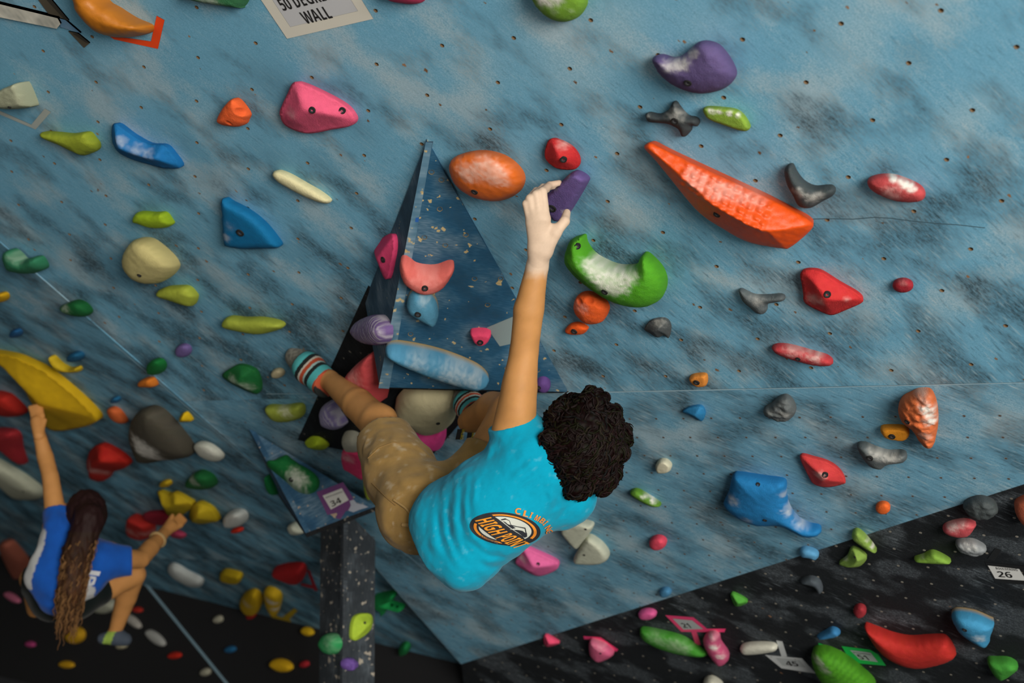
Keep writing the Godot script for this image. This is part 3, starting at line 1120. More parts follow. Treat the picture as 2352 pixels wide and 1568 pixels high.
func build_holds() -> void:
	# ---- upper right of the big wall
	hold("large purple hold with a chalky scoop, highest on the right", "594c78", "main", 0.075, 0, [1498, 138, 1505, 128, 1520, 126, 1545, 133, 1570, 125, 1590, 108, 1605, 96, 1625, 94, 1650, 103, 1670, 125, 1685, 150, 1691, 172, 1680, 191, 1655, 207, 1615, 215, 1580, 210, 1545, 195, 1515, 170, 1503, 150], {"bolt": [1580, 190], "chalk": [[1535, 152, 20, 0.5], [1565, 148, 22, 0.55], [1590, 122, 16, 0.5]], "fine": 24})
	hold("black bone-shaped hold under the large purple hold", "363d40", "main", 0.04, 0, [1483, 262, 1492, 258, 1515, 262, 1535, 252, 1545, 235, 1553, 233, 1562, 245, 1580, 265, 1600, 270, 1607, 280, 1602, 290, 1590, 289, 1588, 300, 1575, 313, 1565, 312, 1558, 297, 1535, 285, 1510, 282, 1490, 280, 1484, 272], {"bolt": [1550, 278], "chalk": [[1550, 264, 24, 0.25], [1488, 268, 6, 0.3]]})
	hold("green edge with a white chalk line, beside the black bone-shaped hold", "7f9f39", "main", 0.035, 1, [1615, 250, 1625, 245, 1660, 247, 1690, 252, 1708, 265, 1722, 288, 1720, 298, 1705, 301, 1670, 290, 1630, 275, 1618, 262], {"bolt": [1683, 273], "bolt_size": 0.005, "chalk": [[1635, 255, 9, 0.9], [1655, 257, 9, 0.9], [1675, 260, 9, 0.9], [1695, 265, 8, 0.9]], "fine": 26})
	hold("small red hold just above the man's gripped purple hold", "bb2a2d", "main", 0.045, 3, [1258, 325, 1268, 318, 1285, 322, 1310, 335, 1327, 355, 1331, 375, 1322, 388, 1300, 390, 1275, 385, 1255, 368, 1251, 350], {"bolt": [1294, 366], "chalk": [[1290, 335, 16, 0.3]]})
	hold("long purple brick hold gripped by the man's raised hand", "625088", "main", 0.055, 1, [1313, 396, 1330, 396, 1349, 410, 1345, 425, 1320, 468, 1300, 498, 1286, 508, 1272, 505, 1256, 484, 1248, 464, 1257, 446, 1286, 420], {"bolt": [1268, 478], "bolt_size": 0.011, "chalk": [[1275, 430, 10, 0.4], [1300, 405, 10, 0.35], [1296, 486, 8, 0.45]], "lean": [0.0, 0.15]})
	var bumps := []
	for i in 11:
		for j in 4:
			bumps.append([1572 + i * 19 - j * 4 + (i % 2) * 3, 384 + i * 9.6 + j * 15 + (i * j) % 3, 0.0095, 0.006])
	hold("huge orange boat-shaped hold covered in knobs along its top", "d84e12", "main", 0.115, 2, [1480, 340, 1485, 330, 1497, 328, 1530, 345, 1600, 378, 1680, 415, 1760, 452, 1830, 488, 1860, 505, 1868, 520, 1845, 545, 1815, 568, 1800, 571, 1760, 565, 1710, 553, 1660, 525, 1610, 492, 1570, 448, 1530, 398, 1500, 362], {"bolt": [1647, 492], "chalk": [[1600, 420, 26, 0.28], [1645, 440, 28, 0.3], [1690, 450, 30, 0.28], [1735, 465, 24, 0.2], [1580, 400, 18, 0.2]], "bumps": bumps, "fine": 44, "gloss": 1, "lean": [0.0, -0.12]})
	hold("black crescent hold dusted with chalk, above the orange boat's right end", "3c4447", "main", 0.05, 0, [1801, 395, 1808, 380, 1820, 377, 1828, 392, 1845, 415, 1870, 428, 1895, 427, 1912, 427, 1920, 437, 1912, 450, 1890, 462, 1868, 475, 1850, 478, 1832, 470, 1822, 450, 1808, 425], {"chalk": [[1835, 440, 16, 0.4], [1865, 455, 16, 0.5], [1885, 448, 12, 0.35]]})
	hold("red oval hold with a thick white chalk stripe, far right", "b84749", "main", 0.06, 0, [1992, 418, 2000, 408, 2025, 402, 2055, 403, 2090, 415, 2115, 428, 2126, 443, 2120, 458, 2100, 464, 2060, 462, 2025, 450, 2000, 435], {"bolt": [2057, 446], "bolt_size": 0.006, "chalk": [[2050, 410, 14, 0.9], [2075, 420, 15, 0.9], [2095, 432, 14, 0.85], [2045, 445, 30, 0.25]], "fine": 24})
	hold("red angular hold with one long corner, right of the grey claw", "bd2b2e", "main", 0.06, 3, [1838, 630, 1848, 620, 1870, 619, 1890, 625, 1930, 650, 1970, 673, 1983, 688, 1975, 698, 1940, 713, 1915, 723, 1895, 720, 1850, 697, 1845, 675, 1842, 655], {"bolt": [1900, 676], "chalk": [[1870, 690, 22, 0.3], [1945, 690, 8, 0.3]]})
	hold("tiny dark red nub alone at the right side", "9a2430", "main", 0.035, 0, oval(2074, 656, 24, 16), {"chalk": [[2074, 648, 14, 0.12]]})
	hold("dark grey claw hold with two prongs, left of the red angular hold", "565e61", "main", 0.035, 0, [1697, 668, 1705, 664, 1730, 676, 1760, 678, 1795, 676, 1804, 684, 1795, 692, 1765, 697, 1762, 712, 1752, 721, 1738, 718, 1722, 705, 1705, 690], {"bolt": [1731, 702], "bolt_size": 0.006, "chalk": [[1740, 690, 20, 0.25]]})
	hold("small grey-black notched block below the green crescent", "484d4f", "main", 0.05, 3, [1480, 755, 1492, 738, 1515, 732, 1532, 736, 1540, 752, 1536, 776, 1525, 770, 1510, 775, 1492, 765], {"bolt": [1508, 766], "chalk": [[1510, 742, 18, 0.25]]})
	hold("big bright green crescent jug with a chalk-white middle", "4d9a20", "main", 0.10, 0, [1300, 575, 1310, 552, 1325, 545, 1338, 543, 1342, 560, 1360, 585, 1390, 603, 1420, 613, 1450, 613, 1463, 608, 1472, 590, 1483, 584, 1500, 597, 1520, 620, 1530, 650, 1523, 680, 1500, 698, 1470, 703, 1430, 697, 1390, 680, 1345, 650, 1312, 620, 1297, 595], {"bolt": [1389, 670, 1326, 565], "chalk": [[1360, 612, 24, 0.7], [1385, 635, 34, 0.75], [1420, 645, 34, 0.75], [1450, 632, 20, 0.55], [1400, 660, 20, 0.6]], "fine": 30, "lean": [0.0, -0.1]})
	hold("round orange hold with three finger dents, under the green crescent", "ea5f26", "main", 0.06, 0, [1320, 690, 1330, 676, 1350, 672, 1375, 680, 1393, 697, 1397, 715, 1385, 737, 1365, 743, 1345, 740, 1325, 722, 1318, 706], {"bolt": [1350, 713], "chalk": [[1335, 705, 20, 0.25]], "bumps": [[1330, 692, 0.012, -0.007], [1354, 690, 0.013, -0.007], [1377, 701, 0.012, -0.007]], "fine": 26})
	hold("flat little orange hold below the round dented one", "e0571b", "main", 0.03, 0, [1298, 757, 1310, 744, 1330, 741, 1348, 750, 1350, 757, 1338, 767, 1315, 768, 1302, 764], {"bolt": [1319, 761]})
	hold("smooth orange egg hold beside the pyramid's upper edge", "db6a22", "main", 0.085, 0, [1033, 380, 1045, 360, 1075, 350, 1110, 348, 1150, 358, 1180, 378, 1198, 402, 1199, 425, 1185, 447, 1150, 461, 1115, 460, 1075, 445, 1045, 418], {"bolt": [1090, 440], "chalk": [[1075, 395, 30, 0.4], [1120, 385, 34, 0.38], [1150, 410, 26, 0.35]], "fine": 24, "gloss": 1})
	hold("red bar hold lying almost level, chalk-dusted", "b43a40", "main", 0.04, 0, [1772, 798, 1785, 791, 1815, 793, 1860, 805, 1900, 817, 1914, 830, 1905, 839, 1870, 838, 1820, 825, 1785, 812], {"bolt": [1833, 824], "bolt_size": 0.006, "chalk": [[1820, 805, 26, 0.3], [1870, 820, 20, 0.45]]})
	hold("tiny orange notched foothold above the board seam", "d68637", "main", 0.03, 1, [1583, 872, 1590, 862, 1615, 859, 1624, 865, 1622, 885, 1600, 887], {"bolt": [1600, 878]})
	hold("green chalk-topped hold cut by the top of the picture", "6f9a30", "main", 0.09, 0, [1215, -25, 1225, 5, 1245, 30, 1270, 46, 1300, 50, 1325, 38, 1341, 15, 1343, -5, 1335, -30, 1270, -42], {"chalk": [[1250, 0, 20, 0.9], [1280, -8, 24, 0.9], [1275, 28, 10, 0.25], [1310, 25, 8, 0.2]]})
	hold("pink hold sliver at the top edge right of the paper sign", "c43a60", "main", 0.05, 0, [878, -25, 890, 0, 925, 8, 955, 9, 972, 0, 984, -25, 930, -45])
	# ---- upper left of the big wall
	hold("bright pink hold with three blunt corners below the paper sign", "df5a7c", "main", 0.07, 3, [672, 191, 690, 190, 740, 212, 790, 240, 812, 265, 814, 280, 800, 291, 760, 298, 720, 306, 690, 304, 655, 288, 643, 265, 645, 248, 660, 215], {"bolt": [717, 253, 786, 254], "chalk": [[665, 262, 16, 0.25]]})
	hold("small orange pinch with scooped dents, left of the pink hold", "e8622f", "main", 0.05, 0, [535, 226, 545, 228, 557, 240, 571, 262, 567, 275, 562, 285, 545, 291, 515, 287, 502, 275, 510, 255, 522, 238], {"bumps": [[552, 258, 0.016, -0.018], [527, 282, 0.008, -0.008]], "fine": 24})
	hold("long tan-orange sausage hold above the orange tape corner", "b9711f", "main", 0.09, 0, [170, -50, 180, 0, 186, 22, 205, 48, 230, 72, 256, 84, 290, 86, 318, 82, 337, 75, 340, 64, 333, 56, 300, 42, 262, 18, 235, 0, 215, -50], {"gloss": 1})
	hold("dark green chalky block at the top edge left of the paper sign", "3b7a4f", "main", 0.05, 1, [428, -22, 435, 0, 540, 18, 552, 15, 562, 0, 567, -24], {"chalk": [[480, 5, 30, 0.4]]})
	hold("pale grey pinch at the left edge above the grey tape", "a8ac92", "main", 0.08, 1, [-30, 220, 0, 208, 38, 192, 50, 197, 68, 240, 65, 248, 40, 252, 15, 252, -30, 246], {"bolt": [22, 246], "bolt_size": 0.005})
	hold("olive green wavy hold at the left, under the grey tape", "8d9b2d", "main", 0.05, 0, [97, 303, 130, 304, 165, 307, 200, 303, 215, 318, 224, 330, 222, 345, 195, 357, 180, 352, 140, 333, 105, 318])
	hold("blue wavy wedge hold with chalky edges, upper left", "146aa8", "main", 0.07, 3, [262, 283, 300, 308, 340, 330, 375, 333, 395, 352, 414, 384, 380, 387, 350, 380, 300, 365, 270, 347, 257, 320], {"chalk": [[275, 325, 12, 0.4], [310, 345, 14, 0.3], [340, 355, 14, 0.3]]})
	hold("cream stick-shaped hold left of the pyramid's tip", "d8d1a6", "main", 0.035, 0, [628, 395, 640, 391, 665, 400, 700, 420, 735, 440, 757, 457, 758, 465, 745, 467, 715, 457, 680, 440, 645, 420, 630, 405])
	hold("flat blue fin-shaped hold with a round hole", "08699c", "main", 0.05, 1, [510, 457, 530, 465, 565, 483, 600, 510, 630, 545, 641, 568, 600, 571, 560, 572, 530, 568, 516, 560, 511, 510], {"bolt": [552, 534], "bolt_size": 0.012, "chalk": [[520, 545, 10, 0.4], [530, 520, 12, 0.15]]})
	hold("lime green twisted hold above the cream ball", "8eab1d", "main", 0.045, 0, [308, 500, 315, 488, 330, 486, 355, 488, 378, 488, 392, 505, 396, 515, 380, 523, 350, 523, 325, 515, 310, 510])
	hold("cream ball-shaped hold on the left", "bcb179", "main", 0.09, 0, [290, 575, 305, 553, 325, 548, 350, 556, 385, 585, 400, 605, 402, 618, 390, 635, 370, 648, 345, 651, 315, 640, 292, 615, 286, 595], {"bolt": [320, 632], "bolt_size": 0.007})
	hold("lime green peanut hold below the cream ball", "9ba63a", "main", 0.05, 0, [361, 670, 378, 660, 400, 657, 430, 658, 448, 675, 451, 685, 443, 702, 425, 700, 395, 690, 370, 682])
	hold("long yellow-green bar hold left of the black volume", "9aa63c", "main", 0.05, 0, [512, 740, 525, 727, 560, 730, 600, 730, 640, 738, 652, 748, 640, 757, 600, 767, 560, 762, 520, 752])
	hold("dark green U-shaped jug at the left edge", "2f7a58", "far", 0.06, 0, [13, 580, 25, 573, 40, 583, 55, 597, 75, 591, 90, 592, 102, 612, 95, 622, 70, 628, 35, 622, 20, 605], {"chalk": [[30, 595, 12, 0.2]]})
	hold("yellow nub cut by the left edge above the big yellow hold", "c79a10", "far", 0.05, 0, oval(2, 683, 12, 11))
	hold("small dark green hold with a chalky left side", "0f5a2c", "main", 0.05, 0, [141, 705, 150, 697, 175, 690, 195, 698, 208, 715, 200, 726, 175, 725, 155, 718], {"chalk": [[150, 708, 12, 0.3]]})
	hold("tiny blue foothold at the left edge", "1c5484", "far", 0.03, 0, oval(37, 765, 11, 10))
	# ---- on the blue pyramid
	hold("pink leaf-shaped hold on the pyramid's left face", "dd4575", "v1l", 0.035, 3, [862, 560, 875, 548, 897, 536, 904, 545, 905, 570, 900, 600, 893, 632, 887, 641, 880, 635, 868, 605, 860, 575], {"bolt": [880, 596]})
	hold("salmon smiling jug on the pyramid's front face", "d2665f", "v1r", 0.06, 0, [918, 615, 920, 600, 930, 594, 942, 602, 955, 612, 980, 617, 1005, 616, 1030, 607, 1043, 610, 1040, 628, 1020, 655, 995, 668, 965, 668, 935, 652, 922, 635], {"bolt": [976, 662], "chalk": [[980, 645, 40, 0.12]]})
	hold("light blue rounded hold with a tan edge under the salmon jug", "4e8aa8", "v1r", 0.06, 0, [934, 700, 940, 680, 952, 669, 965, 669, 985, 675, 1002, 695, 1007, 720, 1002, 740, 990, 744, 960, 728, 940, 715], {"bolt": [960, 722], "rim": "a98a45", "chalk": [[975, 690, 18, 0.25]]})
	hold("purple striped shell hold on the pyramid's left lower corner", "6b5588", "v1l", 0.06, 0, [824, 745, 838, 730, 865, 722, 880, 735, 888, 755, 885, 780, 870, 792, 845, 790, 826, 775], {"stripes": [0.5, 420.0, "b9b4bd"], "fine": 26})
	hold("small pink cup hold low on the pyramid's front face", "e2466c", "v1r", 0.04, 1, [1080, 768, 1090, 763, 1115, 763, 1128, 770, 1120, 787, 1105, 793, 1090, 788], {"bolt": [1103, 786]})
	hold("long light blue rail hold with tan edge across the pyramid's base", "4b8bae", "v1r", 0.07, 0, [885, 805, 892, 794, 920, 793, 990, 806, 1050, 825, 1100, 848, 1122, 870, 1118, 880, 1090, 888, 1040, 875, 980, 855, 920, 830, 893, 815], {"rim": "a98a45", "chalk": [[960, 830, 30, 0.25], [1040, 858, 40, 0.35], [1090, 872, 24, 0.35]], "fine": 26})
	hold("faint purple nub on the pyramid's right corner by the man's arm", "5d3f7e", "v1r", 0.03, 0, oval(1248, 884, 17, 15), {"bolt": [1238, 890], "bolt_size": 0.006})
	# ---- around the black volume and the man's legs
	hold("coral red slab hold beside the pyramid, above the man's shin", "c54c50", "v2l", 0.11, 1, [797, 868, 805, 850, 825, 830, 855, 811, 862, 840, 868, 880, 862, 925, 855, 932, 825, 912, 805, 890], {"bolt": [803, 885], "bolt_size": 0.006, "chalk": [[820, 865, 18, 0.25]]})
	hold("big smooth beige hold under the pyramid, at the man's right foot", "bdb592", "v2r", 0.10, 0, [907, 938, 925, 915, 950, 900, 985, 894, 1030, 895, 1053, 905, 1053, 930, 1045, 955, 1020, 972, 985, 979, 950, 972, 920, 952], {"bolt": [1006, 972], "bolt_size": 0.006, "fine": 22})
	hold("hot pink flat hold right under the big beige hold", "da438d", "v2r", 0.09, 0, [906, 995, 925, 975, 940, 970, 985, 978, 1015, 975, 1025, 990, 1022, 1008, 1005, 1015, 950, 1010, 915, 1003], {"chalk": [[1015, 990, 14, 0.5]]})
	hold("white hold peeking out behind the man's left knee", "b9b8a8", "v2b", 0.05, 0, [786, 1005, 795, 998, 815, 1000, 834, 1015, 832, 1028, 805, 1026, 790, 1018])
	hold("hot pink block behind the man's left shorts leg", "d63c6c", "main", 0.08, 1, [792, 1026, 835, 1031, 850, 1060, 845, 1098, 810, 1080, 791, 1065], {"chalk": [[802, 1050, 14, 0.35]]})
	hold("pale purple striped hold half hidden by the man's shin", "7d74a2", "v2l", 0.06, 0, [741, 940, 750, 925, 762, 928, 775, 950, 790, 975, 775, 984, 750, 972], {"stripes": [0.3, 420.0, "b5b3bf"]})
	hold("yellow-green half-moon hold with a chalky centre, below the man's foot", "919e3c", "main", 0.05, 0, [613, 932, 650, 932, 690, 928, 698, 945, 690, 960, 660, 968, 635, 965, 615, 948], {"chalk": [[655, 945, 18, 0.4]]})
	hold("bright lime diamond hold above the small blue volume", "9fb526", "main", 0.05, 3, [700, 1015, 715, 1002, 735, 1002, 754, 1020, 745, 1032, 720, 1032, 705, 1025])
	hold("little cream round foothold left of the man's shoe", "b8ac8b", "main", 0.03, 0, oval(638, 857, 14, 11), {"bolt": [636, 862], "bolt_size": 0.004})
	hold("dark green hold with pale lower edge, left of the cream foothold", "0f5c2b", "main", 0.06, 3, [510, 862, 530, 845, 550, 838, 580, 848, 592, 865, 597, 890, 590, 905, 560, 895, 530, 880], {"chalk": [[535, 875, 14, 0.3], [565, 890, 14, 0.3]]})
	hold("dull purple button hold above the dark green one", "6b5a90", "main", 0.03, 0, oval(421, 805, 17, 15))
	hold("yellow-green sliver beside the man's shorts", "9aa83a", "main", 0.05, 0, [836, 1098, 848, 1102, 858, 1125, 856, 1145, 842, 1138])
	# ---- the far wall on the left
	hold("green button hold on the arete line", "0e6a30", "far", 0.04, 0, oval(359, 842, 18, 18))
	hold("orange half-moon hold beside the arete line", "cf7322", "far", 0.04, 0, [322, 875, 335, 868, 350, 870, 359, 886, 340, 888, 325, 885])
	hold("dark blue nub above the big yellow hold", "1a5a80", "far", 0.04, 0, oval(174, 819, 15, 11))
	hold("slim yellow banana hold above the big yellow hold", "c4a61d", "far", 0.04, 0, [116, 820, 122, 818, 140, 835, 160, 845, 180, 842, 184, 852, 170, 855, 145, 852, 128, 840])
	hold("huge yellow fin hold gripped by the woman's raised hand", "c9a20f", "far", 0.11, 3, [-40, 806, 20, 815, 55, 828, 100, 850, 145, 885, 185, 920, 210, 945, 222, 962, 215, 972, 180, 983, 125, 990, 95, 970, 75, 930, 50, 890, 25, 862, 0, 840, -40, 815], {"fine": 24})
	hold("red hold at the left edge under the big yellow one", "b8281f", "far", 0.07, 0, [-20, 903, 10, 905, 30, 918, 55, 945, 45, 955, 20, 955, -20, 945])
	hold("maroon drooping hold at the left edge beside the woman's forearm", "a82a32", "far", 0.07, 0, [-20, 988, 20, 987, 40, 1000, 45, 1030, 56, 1066, 35, 1050, 10, 1030, -20, 1020])
	hold("rusty orange slim hold right of the big yellow one", "c05c2e", "far", 0.04, 0, [249, 940, 258, 935, 275, 945, 290, 968, 280, 971, 260, 958])
	hold("tiny blue hold above the rusty orange slim one", "1f6089", "far", 0.03, 0, oval(265, 918, 9, 7))
	hold("large dark brown hold with a white chalk patch", "4a463c", "far", 0.10, 0, [302, 985, 310, 955, 330, 937, 355, 940, 380, 960, 410, 995, 440, 1040, 420, 1052, 380, 1055, 345, 1062, 320, 1045, 305, 1010], {"chalk": [[335, 1020, 20, 0.95], [345, 1042, 20, 0.95]], "fine": 24})
	hold("small yellow wedge right of the large dark brown hold", "d0ab14", "far", 0.04, 3, [411, 968, 416, 952, 426, 948, 440, 966, 425, 969])
	hold("greyish white oval hold near the arete, beside the dark brown hold", "c4c6ba", "far", 0.04, 0, [447, 1022, 460, 1015, 485, 1023, 510, 1045, 505, 1058, 485, 1056, 460, 1042], {"chalk": [[480, 1038, 14, 0.2]]})
	hold("big red pointed hold right of the woman's forearm", "b3221a", "far", 0.09, 3, [200, 1055, 207, 1035, 222, 1022, 240, 1025, 270, 1042, 292, 1062, 285, 1075, 255, 1085, 240, 1103, 220, 1105, 205, 1090, 199, 1070], {"chalk": [[212, 1080, 14, 0.35]]})
	hold("green hold with chalky left side, left of the small blue volume", "16602f", "far", 0.06, 0, [430, 1105, 442, 1088, 460, 1082, 485, 1095, 493, 1115, 475, 1122, 445, 1118], {"chalk": [[445, 1102, 12, 0.4]]})
	hold("tiny yellow foothold above the yellow petals", "c09f1c", "far", 0.03, 0, oval(381, 1110, 12, 8))
	hold("left yellow petal hold held by the woman's lower hand", "c3a91f", "far", 0.07, 3, [361, 1129, 385, 1135, 400, 1132, 425, 1145, 442, 1158, 430, 1175, 405, 1188, 385, 1180, 372, 1155])
	hold("right yellow petal hold next to the woman's lower hand", "c3a91f", "far", 0.07, 3, [435, 1180, 445, 1157, 460, 1155, 485, 1170, 500, 1195, 485, 1200, 460, 1203, 440, 1197])
	hold("dim white round hold right of the yellow petals", "c9ccc8", "far", 0.06, 0, oval(541, 1190, 23, 19))
	hold("small red nub under the dim white round hold", "c93020", "far", 0.03, 0, oval(545, 1217, 12, 6))
	hold("red block hold between the woman's face and her wrist", "b22a24", "far", 0.07, 1, [296, 1190, 305, 1187, 340, 1205, 346, 1225, 335, 1238, 310, 1230, 295, 1215], {"chalk": [[305, 1220, 10, 0.25], [335, 1228, 8, 0.3]]})
	hold("dark crimson hold behind the woman's lower hand", "a02438", "far", 0.04, 0, [330, 1180, 350, 1174, 385, 1176, 392, 1195, 375, 1206, 345, 1195])
	hold("small pink sliver hold under the woman's wrist", "a83a58", "far", 0.03, 0, [392, 1220, 405, 1218, 424, 1228, 420, 1236, 400, 1232])
	hold("large pale grey-green hold behind the woman's raised arm", "b9bca8", "far", 0.08, 0, [-20, 1055, 20, 1075, 60, 1100, 95, 1130, 90, 1145, 50, 1146, 15, 1120, -20, 1085], {"bolt": [53, 1128], "bolt_size": 0.006})
	hold("dim reddish brown hold left of the woman's back", "a8604e", "far", 0.08, 0, [2, 1246, 20, 1243, 40, 1262, 60, 1290, 66, 1322, 48, 1330, 30, 1310, 12, 1276])
	hold("green hold on the small blue volume with a chalky middle", "156b33", "v3", 0.07, 0, [612, 1062, 630, 1058, 645, 1050, 660, 1046, 672, 1055, 690, 1068, 712, 1080, 730, 1095, 734, 1112, 722, 1126, 703, 1130, 680, 1122, 655, 1100, 630, 1080], {"bolt": [669, 1101], "chalk": [[670, 1090, 20, 0.5], [690, 1108, 22, 0.6]], "fine": 24})
	hold("green hold behind the left edge of the small blue volume", "15703a", "far", 0.05, 0, [612, 1092, 622, 1098, 638, 1125, 640, 1134, 625, 1128, 614, 1112])
	hold("pale stone hold at the small blue volume's bottom corner", "c0c4b4", "far", 0.05, 0, [664, 1205, 675, 1202, 692, 1212, 700, 1222, 684, 1226, 668, 1216])
	# ---- below the ledge on the left
	hold("dark red hold left of the post, under the ledge", "b52428", "recess", 0.06, 0, [626, 1312, 650, 1301, 690, 1299, 700, 1315, 690, 1336, 660, 1328])
	hold("left half of the yellow split hold left of the post", "d0aa18", "recess", 0.05, 0, [551, 1385, 560, 1365, 580, 1356, 596, 1366, 600, 1385, 590, 1408, 570, 1405], {"chalk": [[568, 1385, 8, 0.4]]})
	hold("right half of the yellow split hold, with a white streak", "cda81c", "recess", 0.05, 0, [606, 1360, 612, 1351, 630, 1356, 645, 1370, 642, 1395, 634, 1412, 620, 1400, 610, 1380], {"chalk": [[624, 1380, 8, 0.9], [632, 1400, 7, 0.9]]})
	hold("yellow block hold high in the dark recess", "c9ab1c", "recess", 0.04, 1, [506, 1316, 520, 1312, 552, 1322, 550, 1337, 530, 1337, 508, 1328])
	hold("long grey-white slanted hold right of the woman's knee", "b4bab9", "recess", 0.05, 0, [386, 1300, 400, 1298, 430, 1315, 462, 1332, 464, 1344, 445, 1345, 412, 1328, 390, 1312])
	hold("small yellow oval hold just left of the post", "d3ab16", "kick", 0.03, 0, oval(706, 1450, 14, 9, 0.5))
	hold("yellow oval hold low and left of the post", "dcae18", "kick", 0.04, 0, oval(646, 1528, 25, 14, 0.3))
	hold("small red nub left of the post's foot", "a82630", "kick", 0.03, 0, oval(699, 1525, 9, 8))
	hold("small red nub under the yellow split hold", "c02a22", "recess", 0.03, 0, oval(577, 1411, 11, 9))
	hold("white round nub under the recess, right of the woman's foot", "a5a392", "kick", 0.03, 0, oval(501, 1422, 9, 9))
	hold("white round nub at the bottom, beside the batten", "a5a392", "kick", 0.03, 0, oval(472, 1543, 10, 9))
	hold("blue nub between the batten and the post", "1d5f8c", "kick", 0.03, 0, oval(529, 1491, 11, 8))
	hold("red nub left of the batten on the black boards", "c02818", "kick", 0.03, 0, oval(401, 1505, 14, 8))
	hold("white rounded hold between the woman's braid and shin", "a3a697", "kick", 0.06, 0, [212, 1392, 225, 1375, 240, 1370, 258, 1380, 262, 1396, 245, 1408, 225, 1406])
	hold("mustard yellow hold behind the end of the braid", "c2951a", "kick", 0.05, 0, oval(173, 1459, 19, 19))
	hold("flat yellow hold near the bottom left corner", "d0a017", "kick", 0.03, 0, oval(153, 1526, 16, 8, 0.2))
	hold("grey slanted sliver hold right of the woman's shoe", "a8aaa8", "kick", 0.03, 0, oval(357, 1465, 27, 10, 0.7))
	hold("grey sliver hold behind the woman's shin", "a5a29c", "kick", 0.03, 0, oval(306, 1427, 22, 8, 0.75))
	hold("dark pink sliver at the lower left edge", "c06a88", "kick", 0.03, 0, oval(28, 1372, 20, 7, 0.6))
	hold("dim magenta nub at the bottom left", "b0407a", "kick", 0.03, 0, oval(70, 1479, 10, 6, 0.4))
	hold("pale foothold beneath the woman's shoe", "b3ad92", "kick", 0.04, 0, oval(279, 1483, 10, 7))
	hold("small red nub behind the woman's shin", "a82a20", "kick", 0.03, 0, oval(316, 1400, 10, 6, 0.4))
	# ---- on the post
	hold("round green hold on the post's dark side", "2c9456", "post_l", 0.05, 0, oval(759, 1478, 19, 25), {"chalk": [[756, 1470, 14, 0.15]]})
	hold("lime leaf hold on the post's lighter side", "a9c63a", "post_r", 0.05, 3, [808, 1460, 812, 1425, 825, 1410, 850, 1409, 857, 1425, 850, 1448, 830, 1465, 815, 1471], {"bolt": [838, 1430], "bolt_size": 0.005})
	hold("purple fuzzy-edged hold at the post's foot", "6c4f9a", "post_r", 0.04, 0, oval(804, 1525, 17, 15), {"rough": 0.3})
	hold("green spiky hold in the recess right of the post", "118a46", "recess", 0.05, 0, [858, 1372, 875, 1366, 905, 1362, 906, 1374, 890, 1382, 925, 1394, 922, 1399, 892, 1392, 884, 1408, 876, 1409, 872, 1392, 858, 1390])
	hold("dark green nub at the recess's bottom edge", "15703a", "recess", 0.04, 0, oval(929, 1489, 12, 11))
	# ---- lower right of the blue wall
	hold("blue scooped foothold under the board seam", "2878aa", "main", 0.04, 3, [1567, 945, 1585, 935, 1610, 933, 1620, 950, 1612, 967, 1595, 960, 1580, 952], {"bolt": [1596, 956], "bolt_size": 0.006})
	hold("grey rock-like knob under the board seam", "5a6062", "main", 0.06, 0, [1754, 940, 1770, 930, 1790, 913, 1808, 910, 1823, 925, 1828, 945, 1815, 962, 1795, 966, 1775, 960, 1757, 952], {"chalk": [[1765, 945, 10, 0.25], [1800, 950, 14, 0.25]], "rough": 0.15})
	hold("orange rock hold heavily white with chalk, far right", "cb6a3c", "main", 0.085, 0, [2065, 930, 2075, 915, 2095, 905, 2110, 898, 2135, 898, 2147, 912, 2155, 940, 2155, 975, 2150, 1000, 2145, 1020, 2128, 1025, 2110, 1010, 2095, 985, 2070, 965, 2063, 945], {"bolt": [2084, 968], "bolt_size": 0.007, "chalk": [[2130, 940, 22, 0.95], [2135, 965, 20, 0.95], [2115, 910, 20, 0.4], [2125, 1000, 18, 0.35]], "fine": 26, "rough": 0.1})
	hold("amber orange edge tucked under the chalky orange rock hold", "d98c22", "main", 0.04, 1, [2023, 983, 2055, 980, 2080, 983, 2089, 995, 2080, 1010, 2055, 1010, 2030, 1002], {"bolt": [2049, 1002]})
	hold("grey banana hold with chalky ridge, below the amber edge", "555d60", "main", 0.05, 0, [1968, 1023, 1985, 1018, 2010, 1028, 2040, 1037, 2075, 1037, 2084, 1048, 2075, 1060, 2040, 1065, 2025, 1075, 2000, 1070, 1982, 1052], {"bolt": [1998, 1052], "chalk": [[2010, 1042, 20, 0.4], [2045, 1050, 26, 0.45]]})
	hold("red leaf hold with a chalk ring round its bolt", "c23a3b", "main", 0.05, 3, [1837, 1047, 1870, 1052, 1905, 1063, 1930, 1082, 1942, 1105, 1935, 1112, 1900, 1119, 1870, 1112, 1855, 1090], {"bolt": [1895, 1090], "chalk": [[1885, 1090, 16, 0.4]]})
	hold("orange round foothold near the black paint line", "e5682b", "main", 0.04, 0, oval(2028, 1167, 17, 13))
	hold("large blue whale-tail hold low on the right", "1d77b4", "main", 0.075, 0, [1683, 1092, 1700, 1089, 1760, 1098, 1798, 1103, 1806, 1115, 1806, 1140, 1815, 1170, 1835, 1195, 1860, 1208, 1880, 1212, 1887, 1220, 1875, 1230, 1845, 1230, 1820, 1218, 1790, 1205, 1740, 1205, 1700, 1190, 1672, 1170, 1662, 1155, 1675, 1125], {"bolt": [1757, 1194, 1741, 1112], "bolt_size": 0.006, "chalk": [[1815, 1180, 20, 0.6], [1840, 1210, 20, 0.45], [1800, 1140, 14, 0.4], [1682, 1150, 18, 0.45], [1715, 1195, 14, 0.35]], "fine": 28})
	hold("small cream cube hold right of the man's hair", "d3cfb6", "main", 0.04, 1, [1505, 1070, 1515, 1059, 1530, 1060, 1541, 1072, 1535, 1085, 1510, 1086], {"bolt": [1522, 1082], "bolt_size": 0.005})
